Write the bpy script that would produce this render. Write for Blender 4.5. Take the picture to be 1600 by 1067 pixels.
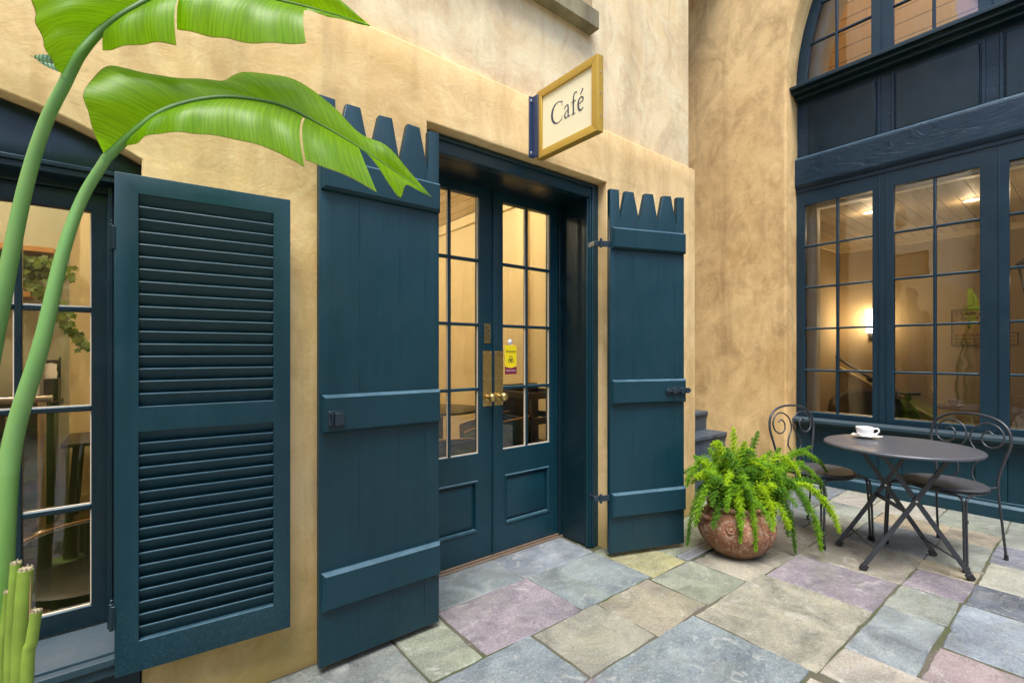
import bpy, bmesh, math, random
from mathutils import Vector, Matrix
R = math.radians
for o in list(bpy.data.objects): bpy.data.objects.remove(o)
S = bpy.context.scene
COL = S.collection

# ------------------------------------------------------------------ camera, sky, sun
F, HZ, HC = 740.0, 552.0, 1.25
YAW = R(51.5)
cd = bpy.data.cameras.new('camera'); cam = bpy.data.objects.new('camera', cd); COL.objects.link(cam)
cam.location = (0, 0, HC); cam.rotation_euler = (R(90), 0, YAW - R(90))
cd.sensor_width = 36; cd.lens = 36 * F / 1600; cd.shift_y = (HZ - 533.5) / 1600
cd.clip_start = 0.05; cd.clip_end = 500
S.camera = cam
w = bpy.data.worlds.new('World'); S.world = w; w.use_nodes = True
nt = w.node_tree; nt.nodes.clear()
sky = nt.nodes.new('ShaderNodeTexSky'); sky.sky_type = 'NISHITA'; sky.sun_disc = False
SUN_EL, SUN_AZ = R(66), R(222)          # azimuth clockwise from +Y
sky.sun_elevation = SUN_EL; sky.sun_rotation = SUN_AZ; sky.dust_density = 1.0; sky.air_density = 1.0; sky.ozone_density = 1.6
bg = nt.nodes.new('ShaderNodeBackground'); bg.inputs['Strength'].default_value = 0.15
wo = nt.nodes.new('ShaderNodeOutputWorld')
nt.links.new(sky.outputs[0], bg.inputs[0]); nt.links.new(bg.outputs[0], wo.inputs[0])
sl = bpy.data.lights.new('sun', 'SUN'); sl.energy = 1.5; sl.angle = R(30); sl.color = (1, .95, .88)
so = bpy.data.objects.new('sun', sl); COL.objects.link(so)
sv = Vector((math.sin(SUN_AZ) * math.cos(SUN_EL), math.cos(SUN_AZ) * math.cos(SUN_EL), math.sin(SUN_EL)))
so.rotation_euler = sv.to_track_quat('Z', 'Y').to_euler(); so.location = (-2, -3, 9)
S.view_settings.view_transform = 'Standard'; S.view_settings.look = 'None'
S.view_settings.exposure = 1.92; S.view_settings.gamma = 1

FW = Vector((math.cos(YAW), math.sin(YAW), 0)); RT = Vector((math.sin(YAW), -math.cos(YAW), 0))
def at(u, v, Z): return FW * Z + RT * ((u - 800) / F * Z) + Vector((0, 0, HC + (HZ - v) / F * Z))

# ------------------------------------------------------------------ materials
class NT:
    def __init__(s, name):
        s.m = bpy.data.materials.new(name); s.m.use_nodes = True; s.t = s.m.node_tree; s.t.nodes.clear()
        s.out = s.n('ShaderNodeOutputMaterial')
    def n(s, typ, **k):
        x = s.t.nodes.new(typ)
        for a, b in k.items(): setattr(x, a, b)
        return x
    def l(s, a, b): s.t.links.new(a, b)
    def co(s, scale=(1, 1, 1), off=None):
        tc = s.n('ShaderNodeTexCoord'); mp = s.n('ShaderNodeMapping'); mp.inputs['Scale'].default_value = scale
        s.l(tc.outputs['Object'], mp.inputs['Vector'])
        if off is not None: s.l(off, mp.inputs['Location'])
        return mp.outputs[0]
    def noise(s, scale=5, det=4, rough=.55, dist=0, vec=None):
        x = s.n('ShaderNodeTexNoise'); x.inputs['Scale'].default_value = scale; x.inputs['Detail'].default_value = det
        x.inputs['Roughness'].default_value = rough; x.inputs['Distortion'].default_value = dist
        if vec is not None: s.l(vec, x.inputs['Vector'])
        return x.outputs['Fac']
    def ramp(s, fac, stops):
        r = s.n('ShaderNodeValToRGB'); e = r.color_ramp.elements
        while len(e) > 1: e.remove(e[-1])
        for i, (p, c) in enumerate(stops):
            if not hasattr(c, '__len__'): c = (c, c, c)
            x = e[0] if i == 0 else e.new(p)
            x.position = p; x.color = (*c[:3], 1)
        s.l(fac, r.inputs[0]); return r.outputs[0]
    def mix(s, f, a, b, mode='MIX'):
        x = s.n('ShaderNodeMixRGB', blend_type=mode)
        for i, v in ((0, f), (1, a), (2, b)):
            if hasattr(v, 'is_linked') or hasattr(v, 'links'): s.l(v, x.inputs[i])
            elif i == 0: x.inputs[0].default_value = v
            else: x.inputs[i].default_value = (*v[:3], 1)
        return x.outputs[0]
    def math(s, op, a, b=0.0):
        x = s.n('ShaderNodeMath', operation=op)
        for i, v in ((0, a), (1, b)):
            if hasattr(v, 'links'): s.l(v, x.inputs[i])
            else: x.inputs[i].default_value = v
        return x.outputs[0]
    def sep(s, vec):
        x = s.n('ShaderNodeSeparateXYZ'); s.l(vec, x.inputs[0]); return x.outputs
    def bump(s, h, strength=.3, dist=.01, prev=None):
        b = s.n('ShaderNodeBump'); b.inputs['Strength'].default_value = strength; b.inputs['Distance'].default_value = dist
        s.l(h, b.inputs['Height'])
        if prev is not None: s.l(prev, b.inputs['Normal'])
        return b.outputs[0]
    def pbr(s, col, rough=.5, metal=0, nrm=None, **k):
        p = s.n('ShaderNodeBsdfPrincipled')
        for key, v in (('Base Color', col), ('Roughness', rough), ('Metallic', metal)):
            if hasattr(v, 'links'): s.l(v, p.inputs[key])
            elif key == 'Base Color': p.inputs[key].default_value = (*v[:3], 1)
            else: p.inputs[key].default_value = v
        if nrm is not None: s.l(nrm, p.inputs['Normal'])
        for a, b in k.items(): p.inputs[a.replace('_', ' ')].default_value = b
        s.l(p.outputs[0], s.out.inputs[0]); s.p = p
        return s.m
M = {}
def plain(name, col, rough=.5, metal=0, var=.12, scale=30, bump=.08, **k):
    t = NT(name); v = t.co()
    n = t.noise(scale, 5, .6, 0, v)
    c = t.mix(n, tuple(x * (1 - var) for x in col), tuple(min(1, x * (1 + var)) for x in col))
    M[name] = t.pbr(c, rough, metal, t.bump(n, bump, .002), **k)

def plaster(name, light, mid, dark, blotch=.5, algae=True, stain=.5):
    t = NT(name); v = t.co()
    big = t.noise(.75, 5, .62, .8, v); med = t.noise(2.6, 8, .66, 1.2, t.co((1, 1, .8))); fine = t.noise(70, 5, .6, 0, v)
    swirl = t.noise(5.5, 8, .68, 1.7, t.co((1, 1, .7)))
    c = t.mix(t.ramp(big, [(.36, 0), (.66, 1)]), light, mid)
    c = t.mix(t.math('MULTIPLY', t.ramp(med, [(.44, 0), (.74, 1)]), blotch), c, dark)
    c = t.mix(t.math('MULTIPLY', t.ramp(swirl, [(.44, 0), (.75, 1)]), .42), c, tuple(min(1, x * 1.22 + .03) for x in light))
    vo = t.n('ShaderNodeTexVoronoi', feature='DISTANCE_TO_EDGE'); vo.inputs['Scale'].default_value = 1.3; wv = t.n('ShaderNodeVectorMath', operation='ADD')
    nz = t.n('ShaderNodeTexNoise'); nz.inputs['Scale'].default_value = 3; nz.inputs['Detail'].default_value = 8; t.l(v, nz.inputs['Vector']); t.l(v, wv.inputs[0]); t.l(nz.outputs['Color'], wv.inputs[1]); t.l(wv.outputs[0], vo.inputs['Vector'])
    ck = t.math('MULTIPLY', t.ramp(vo.outputs['Distance'], [(0, 1), (.004, 0)]), t.ramp(t.noise(.9, 3, .5, 0, v), [(.50, 0), (.60, .5)]))
    c = t.mix(ck, c, tuple(x * .45 for x in dark))
    run = t.noise(3.2, 6, .6, .4, t.co((1.6, 1.6, .16)))
    c = t.mix(t.math('MULTIPLY', t.ramp(run, [(.52, 0), (.78, 1)]), stain), c, tuple(x * .72 for x in dark))
    if algae:
        z = t.sep(t.co())[2]
        m = t.math('MULTIPLY', t.ramp(t.math('ADD', z, t.math('MULTIPLY', t.math('SUBTRACT', med, .5), .9)), [(.06, 1), (.42, 0)]), .75)
        c = t.mix(m, c, (.26, .20, .045))
    c = t.mix(t.ramp(fine, [(.3, .12), (.7, 0)]), c, tuple(x * .6 for x in dark))
    trowel = t.noise(9, 6, .6, 2.2, t.co((1, 1, 1.3))); wav = t.noise(1.6, 3, .5, .3, v)
    nb = t.bump(wav, .22, .04); nb = t.bump(trowel, .20, .009, nb); nb = t.bump(fine, .34, .003, nb)
    M[name] = t.pbr(c, .86, 0, nb)
plaster('plaster_cafe', (.88, .645, .325), (.74, .49, .19), (.42, .25, .09), .6)
plaster('plaster_upper', (.95, .80, .53), (.79, .585, .295), (.46, .31, .17), .7, False)
plaster('plaster_stair', (.80, .56, .25), (.57, .355, .13), (.29, .16, .055), .7)
plaster('stone_sill', (.30, .27, .15), (.22, .20, .10), (.12, .09, .05), .9, False)
plaster('plaster_far', (.60, .46, .28), (.50, .36, .19), (.30, .20, .10), .5)

def paint(name, c0, c1, rough=.42, rugged=0, wear=.55):
    t = NT(name); v = t.co()
    n1 = t.noise(1.7, 4, .6, .5, v); g = t.noise(60, 4, .65, .1, t.co((1, 1, .045))); f = t.noise(190, 3, .6, 0, v)
    c = t.mix(t.ramp(n1, [(.3, 0), (.7, 1)]), c0, c1)
    speck = t.ramp(t.noise(85, 3, .75, 0, t.co((1, 1, .35))), [(.68, 0), (.74, 1)])
    c = t.mix(t.math('MULTIPLY', speck, wear * .5), c, (.09, .15, .18))
    spl = t.math('MULTIPLY', t.ramp(t.noise(150, 4, .8, 0, v), [(.56, 0), (.62, 1)]), t.ramp(t.math('ADD', t.sep(v)[2], t.math('MULTIPLY', n1, .4)), [(.25, .55), (.62, 0)]))
    c = t.mix(t.math('MULTIPLY', spl, wear * .8), c, (.12, .17, .18))
    brush = t.ramp(t.noise(34, 6, .7, .2, t.co((1, 1, .03))), [(.40, 0), (.70, 1)]); c = t.mix(t.math('MULTIPLY', brush, .12), c, tuple(min(1, x * 1.9 + .004) for x in c1))
    dust = t.ramp(t.noise(4, 7, .7, .8, v), [(.5, 0), (.8, 1)])
    c = t.mix(t.math('MULTIPLY', dust, .22), c, (.020, .060, .080))
    geo = t.n('ShaderNodeNewGeometry'); up = t.ramp(t.sep(geo.outputs['Normal'])[2], [(.30, 0), (.62, 1)])      # paler blue on upward faces: skylight on top edges put into the colour
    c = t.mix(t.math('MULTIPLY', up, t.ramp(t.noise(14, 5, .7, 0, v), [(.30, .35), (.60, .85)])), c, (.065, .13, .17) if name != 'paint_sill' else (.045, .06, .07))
    nb = t.bump(g, .32, .0026); nb = t.bump(f, .10, .0012, nb)
    if rugged:
        r = t.noise(7, 9, .7, 1.4, t.co((1, .35, 1))); r2 = t.noise(2.2, 4, .6, 2.5, t.co((1, .4, 1)))
        nb = t.bump(r, .4, .012 * rugged, nb); nb = t.bump(t.ramp(r2, [(.49, 0), (.5, 1)]), .3, .006 * rugged, nb)
    ro = t.ramp(t.noise(6, 5, .6, 0, v), [(.3, rough - .08), (.7, rough + .12)])
    M[name] = t.pbr(c, ro, 0, nb, Specular_IOR_Level=.4)
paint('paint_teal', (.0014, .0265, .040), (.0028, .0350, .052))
paint('paint_dark_shaded', (.0020, .013, .019), (.0030, .018, .026), .35)  # darkened so the head reveal's shadow on sash and jambs is in the colour
paint('paint_sky_tinted', (.0022, .018, .032), (.0038, .025, .042), .40)  # same teal paint with the blue of reflected sky mixed into its colour
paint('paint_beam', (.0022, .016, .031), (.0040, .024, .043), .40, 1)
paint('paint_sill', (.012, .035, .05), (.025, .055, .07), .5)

def glass(name, spec=1.0, tint=(.93, .95, .93)):
    t = NT(name); v = t.co()
    nb = t.bump(t.noise(3.2, 2, .5, .3, v), .12, .012)
    fr = t.n('ShaderNodeFresnel'); fr.inputs[0].default_value = 1.52; t.l(nb, fr.inputs['Normal'])
    tr = t.n('ShaderNodeBsdfTransparent'); tr.inputs[0].default_value = (*tint, 1)
    gl = t.n('ShaderNodeBsdfGlossy'); gl.inputs['Roughness'].default_value = .0; t.l(nb, gl.inputs['Normal'])
    mx = t.n('ShaderNodeMixShader'); t.l(t.math('MULTIPLY', fr.outputs[0], spec), mx.inputs[0]); t.l(tr.outputs[0], mx.inputs[1]); t.l(gl.outputs[0], mx.inputs[2])
    t.l(mx.outputs[0], t.out.inputs[0]); M[name] = t.m
glass('window_glass', 3.0)
def emis(name, col, s):
    t = NT(name); e = t.n('ShaderNodeEmission'); e.inputs[0].default_value = (*col, 1); e.inputs[1].default_value = s
    t.l(e.outputs[0], t.out.inputs[0]); M[name] = t.m
emis('lamp_glow', (1, .80, .50), 3); emis('sconce_glow', (1, .80, .50), 9)

# paving: tint comes from each stone's own colour
t = NT('paving_stone'); va = t.n('ShaderNodeVertexColor'); va.layer_name = 'tint'
off = t.n('ShaderNodeVertexColor'); off.layer_name = 'seed'
sc = t.n('ShaderNodeVectorMath', operation='SCALE'); sc.inputs['Scale'].default_value = 40; t.l(off.outputs[0], sc.inputs[0])
vv = t.co((1, 1, 1), sc.outputs[0]); vs = t.co((.7, 1.7, 1), sc.outputs[0])
n1 = t.noise(3.2, 8, .68, .9, vv); n2 = t.noise(11, 8, .72, .6, vs); n3 = t.noise(120, 4, .7, 0, vv); n4 = t.noise(6, 9, .75, 1.8, vv)
c = t.mix(t.ramp(n1, [(.32, 0), (.68, 1)]), (.40, .41, .42), (1.02, .99, .90)); c = t.mix(1.0, va.outputs[0], c, 'MULTIPLY')
c = t.mix(t.math('MULTIPLY', t.ramp(n2, [(.48, 0), (.74, 1)]), .28), c, (.42, .42, .37))
c = t.mix(t.math('MULTIPLY', t.ramp(n4, [(.56, 0), (.64, 1)]), .40), c, (.46, .455, .41))
c = t.mix(t.math('MULTIPLY', t.ramp(n4, [(.34, 1), (.44, 0)]), .5), c, (.095, .095, .085))
c = t.mix(t.math('MULTIPLY', t.ramp(n3, [(.56, 0), (.66, 1)]), .45), c, (.44, .44, .41))
c = t.mix(t.math('MULTIPLY', t.ramp(n3, [(.36, 1), (.45, 0)]), .55), c, (.07, .07, .065))
grime = t.math('MULTIPLY', t.ramp(t.noise(2.1, 9, .72, 1.2, t.co()), [(.50, 0), (.66, 1)]), .38)
c = t.mix(grime, c, (.115, .11, .095)); moss = t.math('MULTIPLY', t.ramp(t.noise(1.1, 6, .7, .6, t.co()), [(.52, 0), (.7, 1)]), .28)
c = t.mix(moss, c, (.21, .24, .10))
nb = t.bump(n1, .5, .02); nb = t.bump(t.ramp(n4, [(.55, 0), (.57, 1)]), .3, .003, nb); nb = t.bump(n2, .5, .006, nb); nb = t.bump(n3, .32, .0015, nb)
M['paving_stone'] = t.pbr(c, t.ramp(n1, [(.3, .45), (.7, .75)]), 0, nb)
t = NT('mortar'); v = t.co(); n = t.noise(60, 6, .7, 0, v); b = t.noise(3, 4, .6, 0, v)
c = t.mix(t.ramp(b, [(.42, 0), (.58, 1)]), t.mix(n, (.06, .055, .04), (.12, .105, .075)), t.mix(n, (.03, .04, .018), (.085, .09, .035)))
c = t.mix(t.ramp(t.noise(8, 4, .6, 0, v), [(.62, 0), (.7, .7)]), c, (.28, .26, .21))
M['mortar'] = t.pbr(c, .95, 0, t.bump(n, .8, .006))

# terracotta with flaking pale patches
t = NT('terracotta'); v = t.co()
a = t.noise(4, 8, .65, .6, v); b = t.noise(26, 8, .75, 1.0, v); d = t.noise(90, 4, .6, 0, v)
c = t.mix(t.ramp(a, [(.35, 0), (.7, 1)]), (.21, .085, .040), (.31, .145, .075))
c = t.mix(t.ramp(b, [(.53, 0), (.57, .8)]), c, (.40, .30, .22)); c = t.mix(t.ramp(b, [(.38, .75), (.46, 0)]), c, (.11, .045, .028))
c = t.mix(t.math('MULTIPLY', t.ramp(t.sep(v)[2], [(.02, 1), (.14, 0)]), .35), c, (.10, .085, .05))
M['terracotta'] = t.pbr(c, .85, 0, t.bump(d, .4, .002, t.bump(b, .6, .006)))

# banana leaf (uv: x along midrib, y across)
def leafmat(name, up, dn, trans):
    t = NT(name); uv = t.n('ShaderNodeUVMap'); uv.uv_map = 'leaf'
    s_ = t.sep(uv.outputs[0])
    ve = t.n('ShaderNodeTexNoise'); ve.noise_dimensions = '2D'; ve.inputs['Scale'].default_value = 1; ve.inputs['Detail'].default_value = 3
    mp = t.n('ShaderNodeMapping'); mp.inputs['Scale'].default_value = (170, 1.2, 1); t.l(uv.outputs[0], mp.inputs[0]); t.l(mp.outputs[0], ve.inputs['Vector'])
    mp2 = t.n('ShaderNodeMapping'); mp2.inputs['Scale'].default_value = (16, .8, 1); t.l(uv.outputs[0], mp2.inputs[0])
    v2 = t.n('ShaderNodeTexNoise'); v2.noise_dimensions = '2D'; v2.inputs['Scale'].default_value = 1; t.l(mp2.outputs[0], v2.inputs['Vector'])
    c = t.mix(t.ramp(ve.outputs['Fac'], [(.40, 0), (.60, 1)]), tuple(x * .94 for x in up), dn)
    c = t.mix(t.math('MULTIPLY', t.ramp(v2.outputs['Fac'], [(.4, 0), (.65, 1)]), .2), c, tuple(x * .62 for x in up))
    c = t.mix(t.ramp(t.noise(40, 3, .6, 0, t.co()), [(.76, 0), (.8, .7)]), c, (.12, .07, .02))
    edge = t.math('MULTIPLY', t.ramp(t.math('ABSOLUTE', s_[1]), [(.972, 0), (.995, 1)]), .75)
    c = t.mix(edge, c, (.20, .13, .03))
    h = t.math('ADD', ve.outputs['Fac'], t.math('MULTIPLY', v2.outputs['Fac'], 1.5))
    nb = t.bump(h, .22, .002)
    p = t.n('ShaderNodeBsdfPrincipled'); t.l(c, p.inputs['Base Color']); p.inputs['Roughness'].default_value = .38; t.l(nb, p.inputs['Normal'])
    tl = t.n('ShaderNodeBsdfTranslucent'); t.l(t.mix(1, c, (1.5, 1.6, .5), 'MULTIPLY'), tl.inputs[0]); t.l(nb, tl.inputs['Normal'])
    mx = t.n('ShaderNodeMixShader'); mx.inputs[0].default_value = trans
    t.l(p.outputs[0], mx.inputs[1]); t.l(tl.outputs[0], mx.inputs[2]); t.l(mx.outputs[0], t.out.inputs[0]); M[name] = t.m
leafmat('banana_leaf', (.21, .44, .003), (.27, .52, .005), .68)
def thinleaf(name, a, b, trans=.35, scale=18):
    t = NT(name); v = t.co(); n = t.noise(scale, 3, .6, 0, v)
    c = t.mix(t.ramp(n, [(.35, 0), (.65, 1)]), a, b)
    p = t.n('ShaderNodeBsdfPrincipled'); t.l(c, p.inputs['Base Color']); p.inputs['Roughness'].default_value = .5
    tl = t.n('ShaderNodeBsdfTranslucent'); t.l(c, tl.inputs[0])
    mx = t.n('ShaderNodeMixShader'); mx.inputs[0].default_value = trans
    t.l(p.outputs[0], mx.inputs[1]); t.l(tl.outputs[0], mx.inputs[2]); t.l(mx.outputs[0], t.out.inputs[0]); M[name] = t.m
thinleaf('fern_leaf', (.20, .42, .015), (.36, .62, .03)); thinleaf('fern_bright', (.38, .60, .012), (.62, .80, .02)); thinleaf('fern_dark', (.10, .26, .02), (.20, .42, .03))
thinleaf('ivy_leaf', (.07, .16, .02), (.20, .28, .03)); thinleaf('leaf_blue', (.10, .24, .16), (.16, .32, .22), .3)
t = NT('leaf_stalk'); v = t.co(); n = t.noise(5, 5, .6, .4, t.co((3, 3, .6))); z = t.sep(v)[2]
c = t.mix(t.ramp(z, [(.55, 0), (1.0, .75), (1.4, 1)]), (.085, .22, .015), (.145, .32, .09)); c = t.mix(t.math('MULTIPLY', t.ramp(n, [(.4, 0), (.7, 1)]), .5), c, (.26, .40, .12))
c = t.mix(t.ramp(t.noise(45, 3, .6, 0, v), [(.74, 0), (.78, .6)]), c, (.07, .06, .02))
M['leaf_stalk'] = t.pbr(c, .42, 0, t.bump(t.noise(30, 3, .5, 0, t.co((2, 2, .1))), .15, .003))
plain('vine_stem', (.10, .22, .02), .4)
t = NT('midrib'); al_ = t.n('ShaderNodeVertexColor'); al_.layer_name = 'along'; sx_ = t.n('ShaderNodeSeparateColor'); t.l(al_.outputs[0], sx_.inputs[0])
M['midrib'] = t.pbr(t.ramp(sx_.outputs[0], [(0, (.15, .33, .09)), (.10, (.09, .23, .02)), (.3, (.055, .14, .01)), (1, (.09, .20, .012))]), .5)
plain('midrib_plain', (.10, .22, .02), .4); plain('cut_stem', (.17, .27, .03), .6, 0, .5, 14); plain('dry_fibre', (.32, .20, .10), .9, 0, .4); plain('cut_face', (.28, .24, .14), .9, 0, .4)
plain('dark_metal', (.045, .05, .058), .36, .35, .15, 25, .05); plain('seat_metal', (.036, .039, .046), .55, .0, .15, 12, .05)
t = NT('table_metal'); v = t.co(); n = t.noise(5, 7, .7, 1, v); f = t.noise(150, 3, .7, 0, v)
M['table_metal'] = t.pbr(t.mix(n, (.062, .068, .082), (.100, .105, .122)), t.ramp(n, [(.3, .30), (.7, .46)]), .3, t.bump(f, .06, .001))
plain('rubber', (.012, .012, .014), .7); plain('iron', (.022, .040, .058), .38, .3, .3, 60, .3); plain('steel', (.55, .53, .50), .28, 1, .1); plain('galvanised', (.42, .45, .48), .4, .35, .1)
t = NT('brass'); v = t.co(); n = t.noise(9, 7, .7, .8, v)
M['brass'] = t.pbr(t.mix(t.ramp(n, [(.3, 0), (.7, 1)]), (.33, .23, .08), (.66, .50, .20)), t.ramp(n, [(.3, .42), (.7, .22)]), .9, t.bump(n, .1, .002))
plain('rivet', (.75, .72, .62), .3, .9, .1)
plain('gilt', (.50, .325, .055), .40, .25, .10, 9, .03); plain('sign_cream', (.82, .75, .50), .6, 0, .03, 4, .02); plain('sign_ink', (.035, .05, .085), .6)
plain('bracket_blue', (.022, .038, .09), .4); plain('porcelain', (.80, .80, .79), .12, 0, .01, 4, 0); plain('coffee', (.30, .13, .045), .4, 0, .35, 40)
plain('card_yellow', (.85, .66, .01), .5, 0, .03); plain('card_maroon', (.18, .012, .045), .5, 0, .05); plain('card_white', (.8, .78, .72), .5); plain('ink', (.06, .05, .02), .6)
plain('threshold_wood', (.15, .105, .07), .6, 0, .35, 20, .2); plain('putty', (.60, .52, .40), .7, 0, .1)
plain('room_cream', (.72, .60, .36), .85, 0, .05, 2, .03); plain('room_tan', (.40, .30, .18), .85, 0, .06, 2, .03); plain('room_sage', (.42, .42, .30), .8, 0, .05, 2, .03)
plain('white_paint', (.72, .70, .66), .5, 0, .05, 5, .05); plain('black_cover', (.014, .012, .013), .4, 0, .2); plain('black_wood', (.02, .018, .016), .35, 0, .3)
t = NT('wood_shelf'); v = t.co((2, 12, 12)); n = t.noise(4, 5, .6, 1.5, v); M['wood_shelf'] = t.pbr(t.mix(n, (.28, .12, .03), (.55, .30, .09)), .5, 0, t.bump(n, .1, .003))
t = NT('pebble_floor'); v = t.co(); n = t.noise(60, 4, .8, 0, v); b = t.noise(2, 4, .6, 1, v)
c = t.mix(t.ramp(n, [(.42, 0), (.62, 1)]), (.05, .028, .012), (.30, .19, .08)); c = t.mix(t.ramp(b, [(.4, 0), (.6, .7)]), c, (.07, .04, .02)); M['pebble_floor'] = t.pbr(c, .28, 0, t.bump(n, .2, .002))
def boards(name, a, b, axis, pitch, rough=.6):
    t = NT(name); v = t.co(); x = t.sep(v)[axis]
    fr = t.math('FRACT', t.math('DIVIDE', x, pitch)); gro = t.ramp(fr, [(0, 0), (.03, 0), (.05, 1), (.96, 1), (1, 0)])
    fl = t.math('FLOOR', t.math('DIVIDE', x, pitch)); wn = t.n('ShaderNodeTexWhiteNoise', noise_dimensions='1D'); t.l(fl, wn.inputs['W'])
    sc = [1.5, 1.5, 1.5]; sc[axis] = 9; n = t.noise(3, 5, .6, .8, t.co(tuple(sc)))
    c = t.mix(t.math('ADD', t.math('MULTIPLY', wn.outputs[0], .5), t.math('MULTIPLY', n, .5)), a, b); c = t.mix(gro, tuple(q * .25 for q in a), c)
    M[name] = t.pbr(c, rough, 0, t.bump(gro, .6, .01))
boards('ceiling_boards', (.40, .30, .18), (.50, .38, .24), 1, .13); boards('wall_boards', (.44, .25, .10), (.54, .32, .14), 2, .19)
boards('ceiling_boards_cafe', (.60, .47, .29), (.66, .52, .33), 0, .14)

plain('soil', (.03, .02, .012), .95, 0, .5, 60, .8); plain('green_cover', (.03, .05, .028), .4, 0, .2); plain('leather', (.018, .011, .011), .35, 0, .3, 60, .1); plain('sign_brass', (.48, .32, .13), .5, .2, .1)
plain('wall_rail', (.50, .25, .09), .5, 0, .15)
t = NT('slate_step'); v = t.co(); n = t.noise(9, 8, .7, .8, v)
M['slate_step'] = t.pbr(t.mix(t.ramp(n, [(.35, 0), (.7, 1)]), (.028, .045, .062), (.075, .10, .125)), .6, 0, t.bump(n, .35, .006))

# ------------------------------------------------------------------ geometry helpers
OFF = {}
def root(name, label, cat, loc=(0, 0, 0), rz=0, group=None, world=True):
    o = bpy.data.objects.new(name, None); COL.objects.link(o); o.empty_display_size = .2
    o.location = loc; o.rotation_euler.z = rz; o['label'] = label; o['category'] = cat
    if group: o['group'] = group
    OFF[o] = Vector(loc) if world else Vector((0, 0, 0))
    return o
def sub_root(name, parent, loc, rz=0):            # an empty for a part that swings or turns
    o = bpy.data.objects.new(name, None); COL.objects.link(o); o.empty_display_size = .1
    o.parent = parent; o.location = Vector(loc) - OFF[parent]; o.rotation_euler.z = rz; OFF[o] = Vector((0, 0, 0)); return o
def tag(o, label=None, cat=None, group=None, kind=None):
    if label: o['label'] = label
    if cat: o['category'] = cat
    if group: o['group'] = group
    if kind: o['kind'] = kind
    return o
def link(name, me, mat, parent=None, origin=None, smooth=35, bevel=0, seg=2):
    o = bpy.data.objects.new(name, me); COL.objects.link(o)
    if mat: me.materials.append(M[mat])
    if parent is not None:
        o.parent = parent; OFF[o] = OFF[parent]; me.transform(Matrix.Translation(-OFF[parent]))
    elif origin is not None:
        me.transform(Matrix.Translation(-Vector(origin))); o.location = origin; OFF[o] = Vector(origin)
    else: OFF[o] = Vector((0, 0, 0))
    if smooth:
        for p in me.polygons: p.use_smooth = True
        me.set_sharp_from_angle(angle=R(smooth))
    if bevel:
        b = o.modifiers.new('bevel', 'BEVEL'); b.width = bevel; b.segments = seg; b.limit_method = 'ANGLE'; b.angle_limit = R(40); b.harden_normals = False
    return o
def catmull(P, n=8, closed=False):
    P = [Vector(p) for p in P]; out = []
    N = len(P); rng = N if closed else N - 1
    for i in range(rng):
        a, b = P[i], P[(i + 1) % N]
        p0 = P[i - 1] if (i > 0 or closed) else a * 2 - b
        p3 = P[(i + 2) % N] if (i + 2 < N or closed) else b * 2 - a
        for k in range(n):
            t_ = k / n; t2 = t_ * t_; t3 = t2 * t_
            out.append(.5 * ((2 * a) + (b - p0) * t_ + (2 * p0 - 5 * a + 4 * b - p3) * t2 + (3 * a - p0 - 3 * b + p3) * t3))
    if not closed: out.append(P[-1])
    return out
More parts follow.
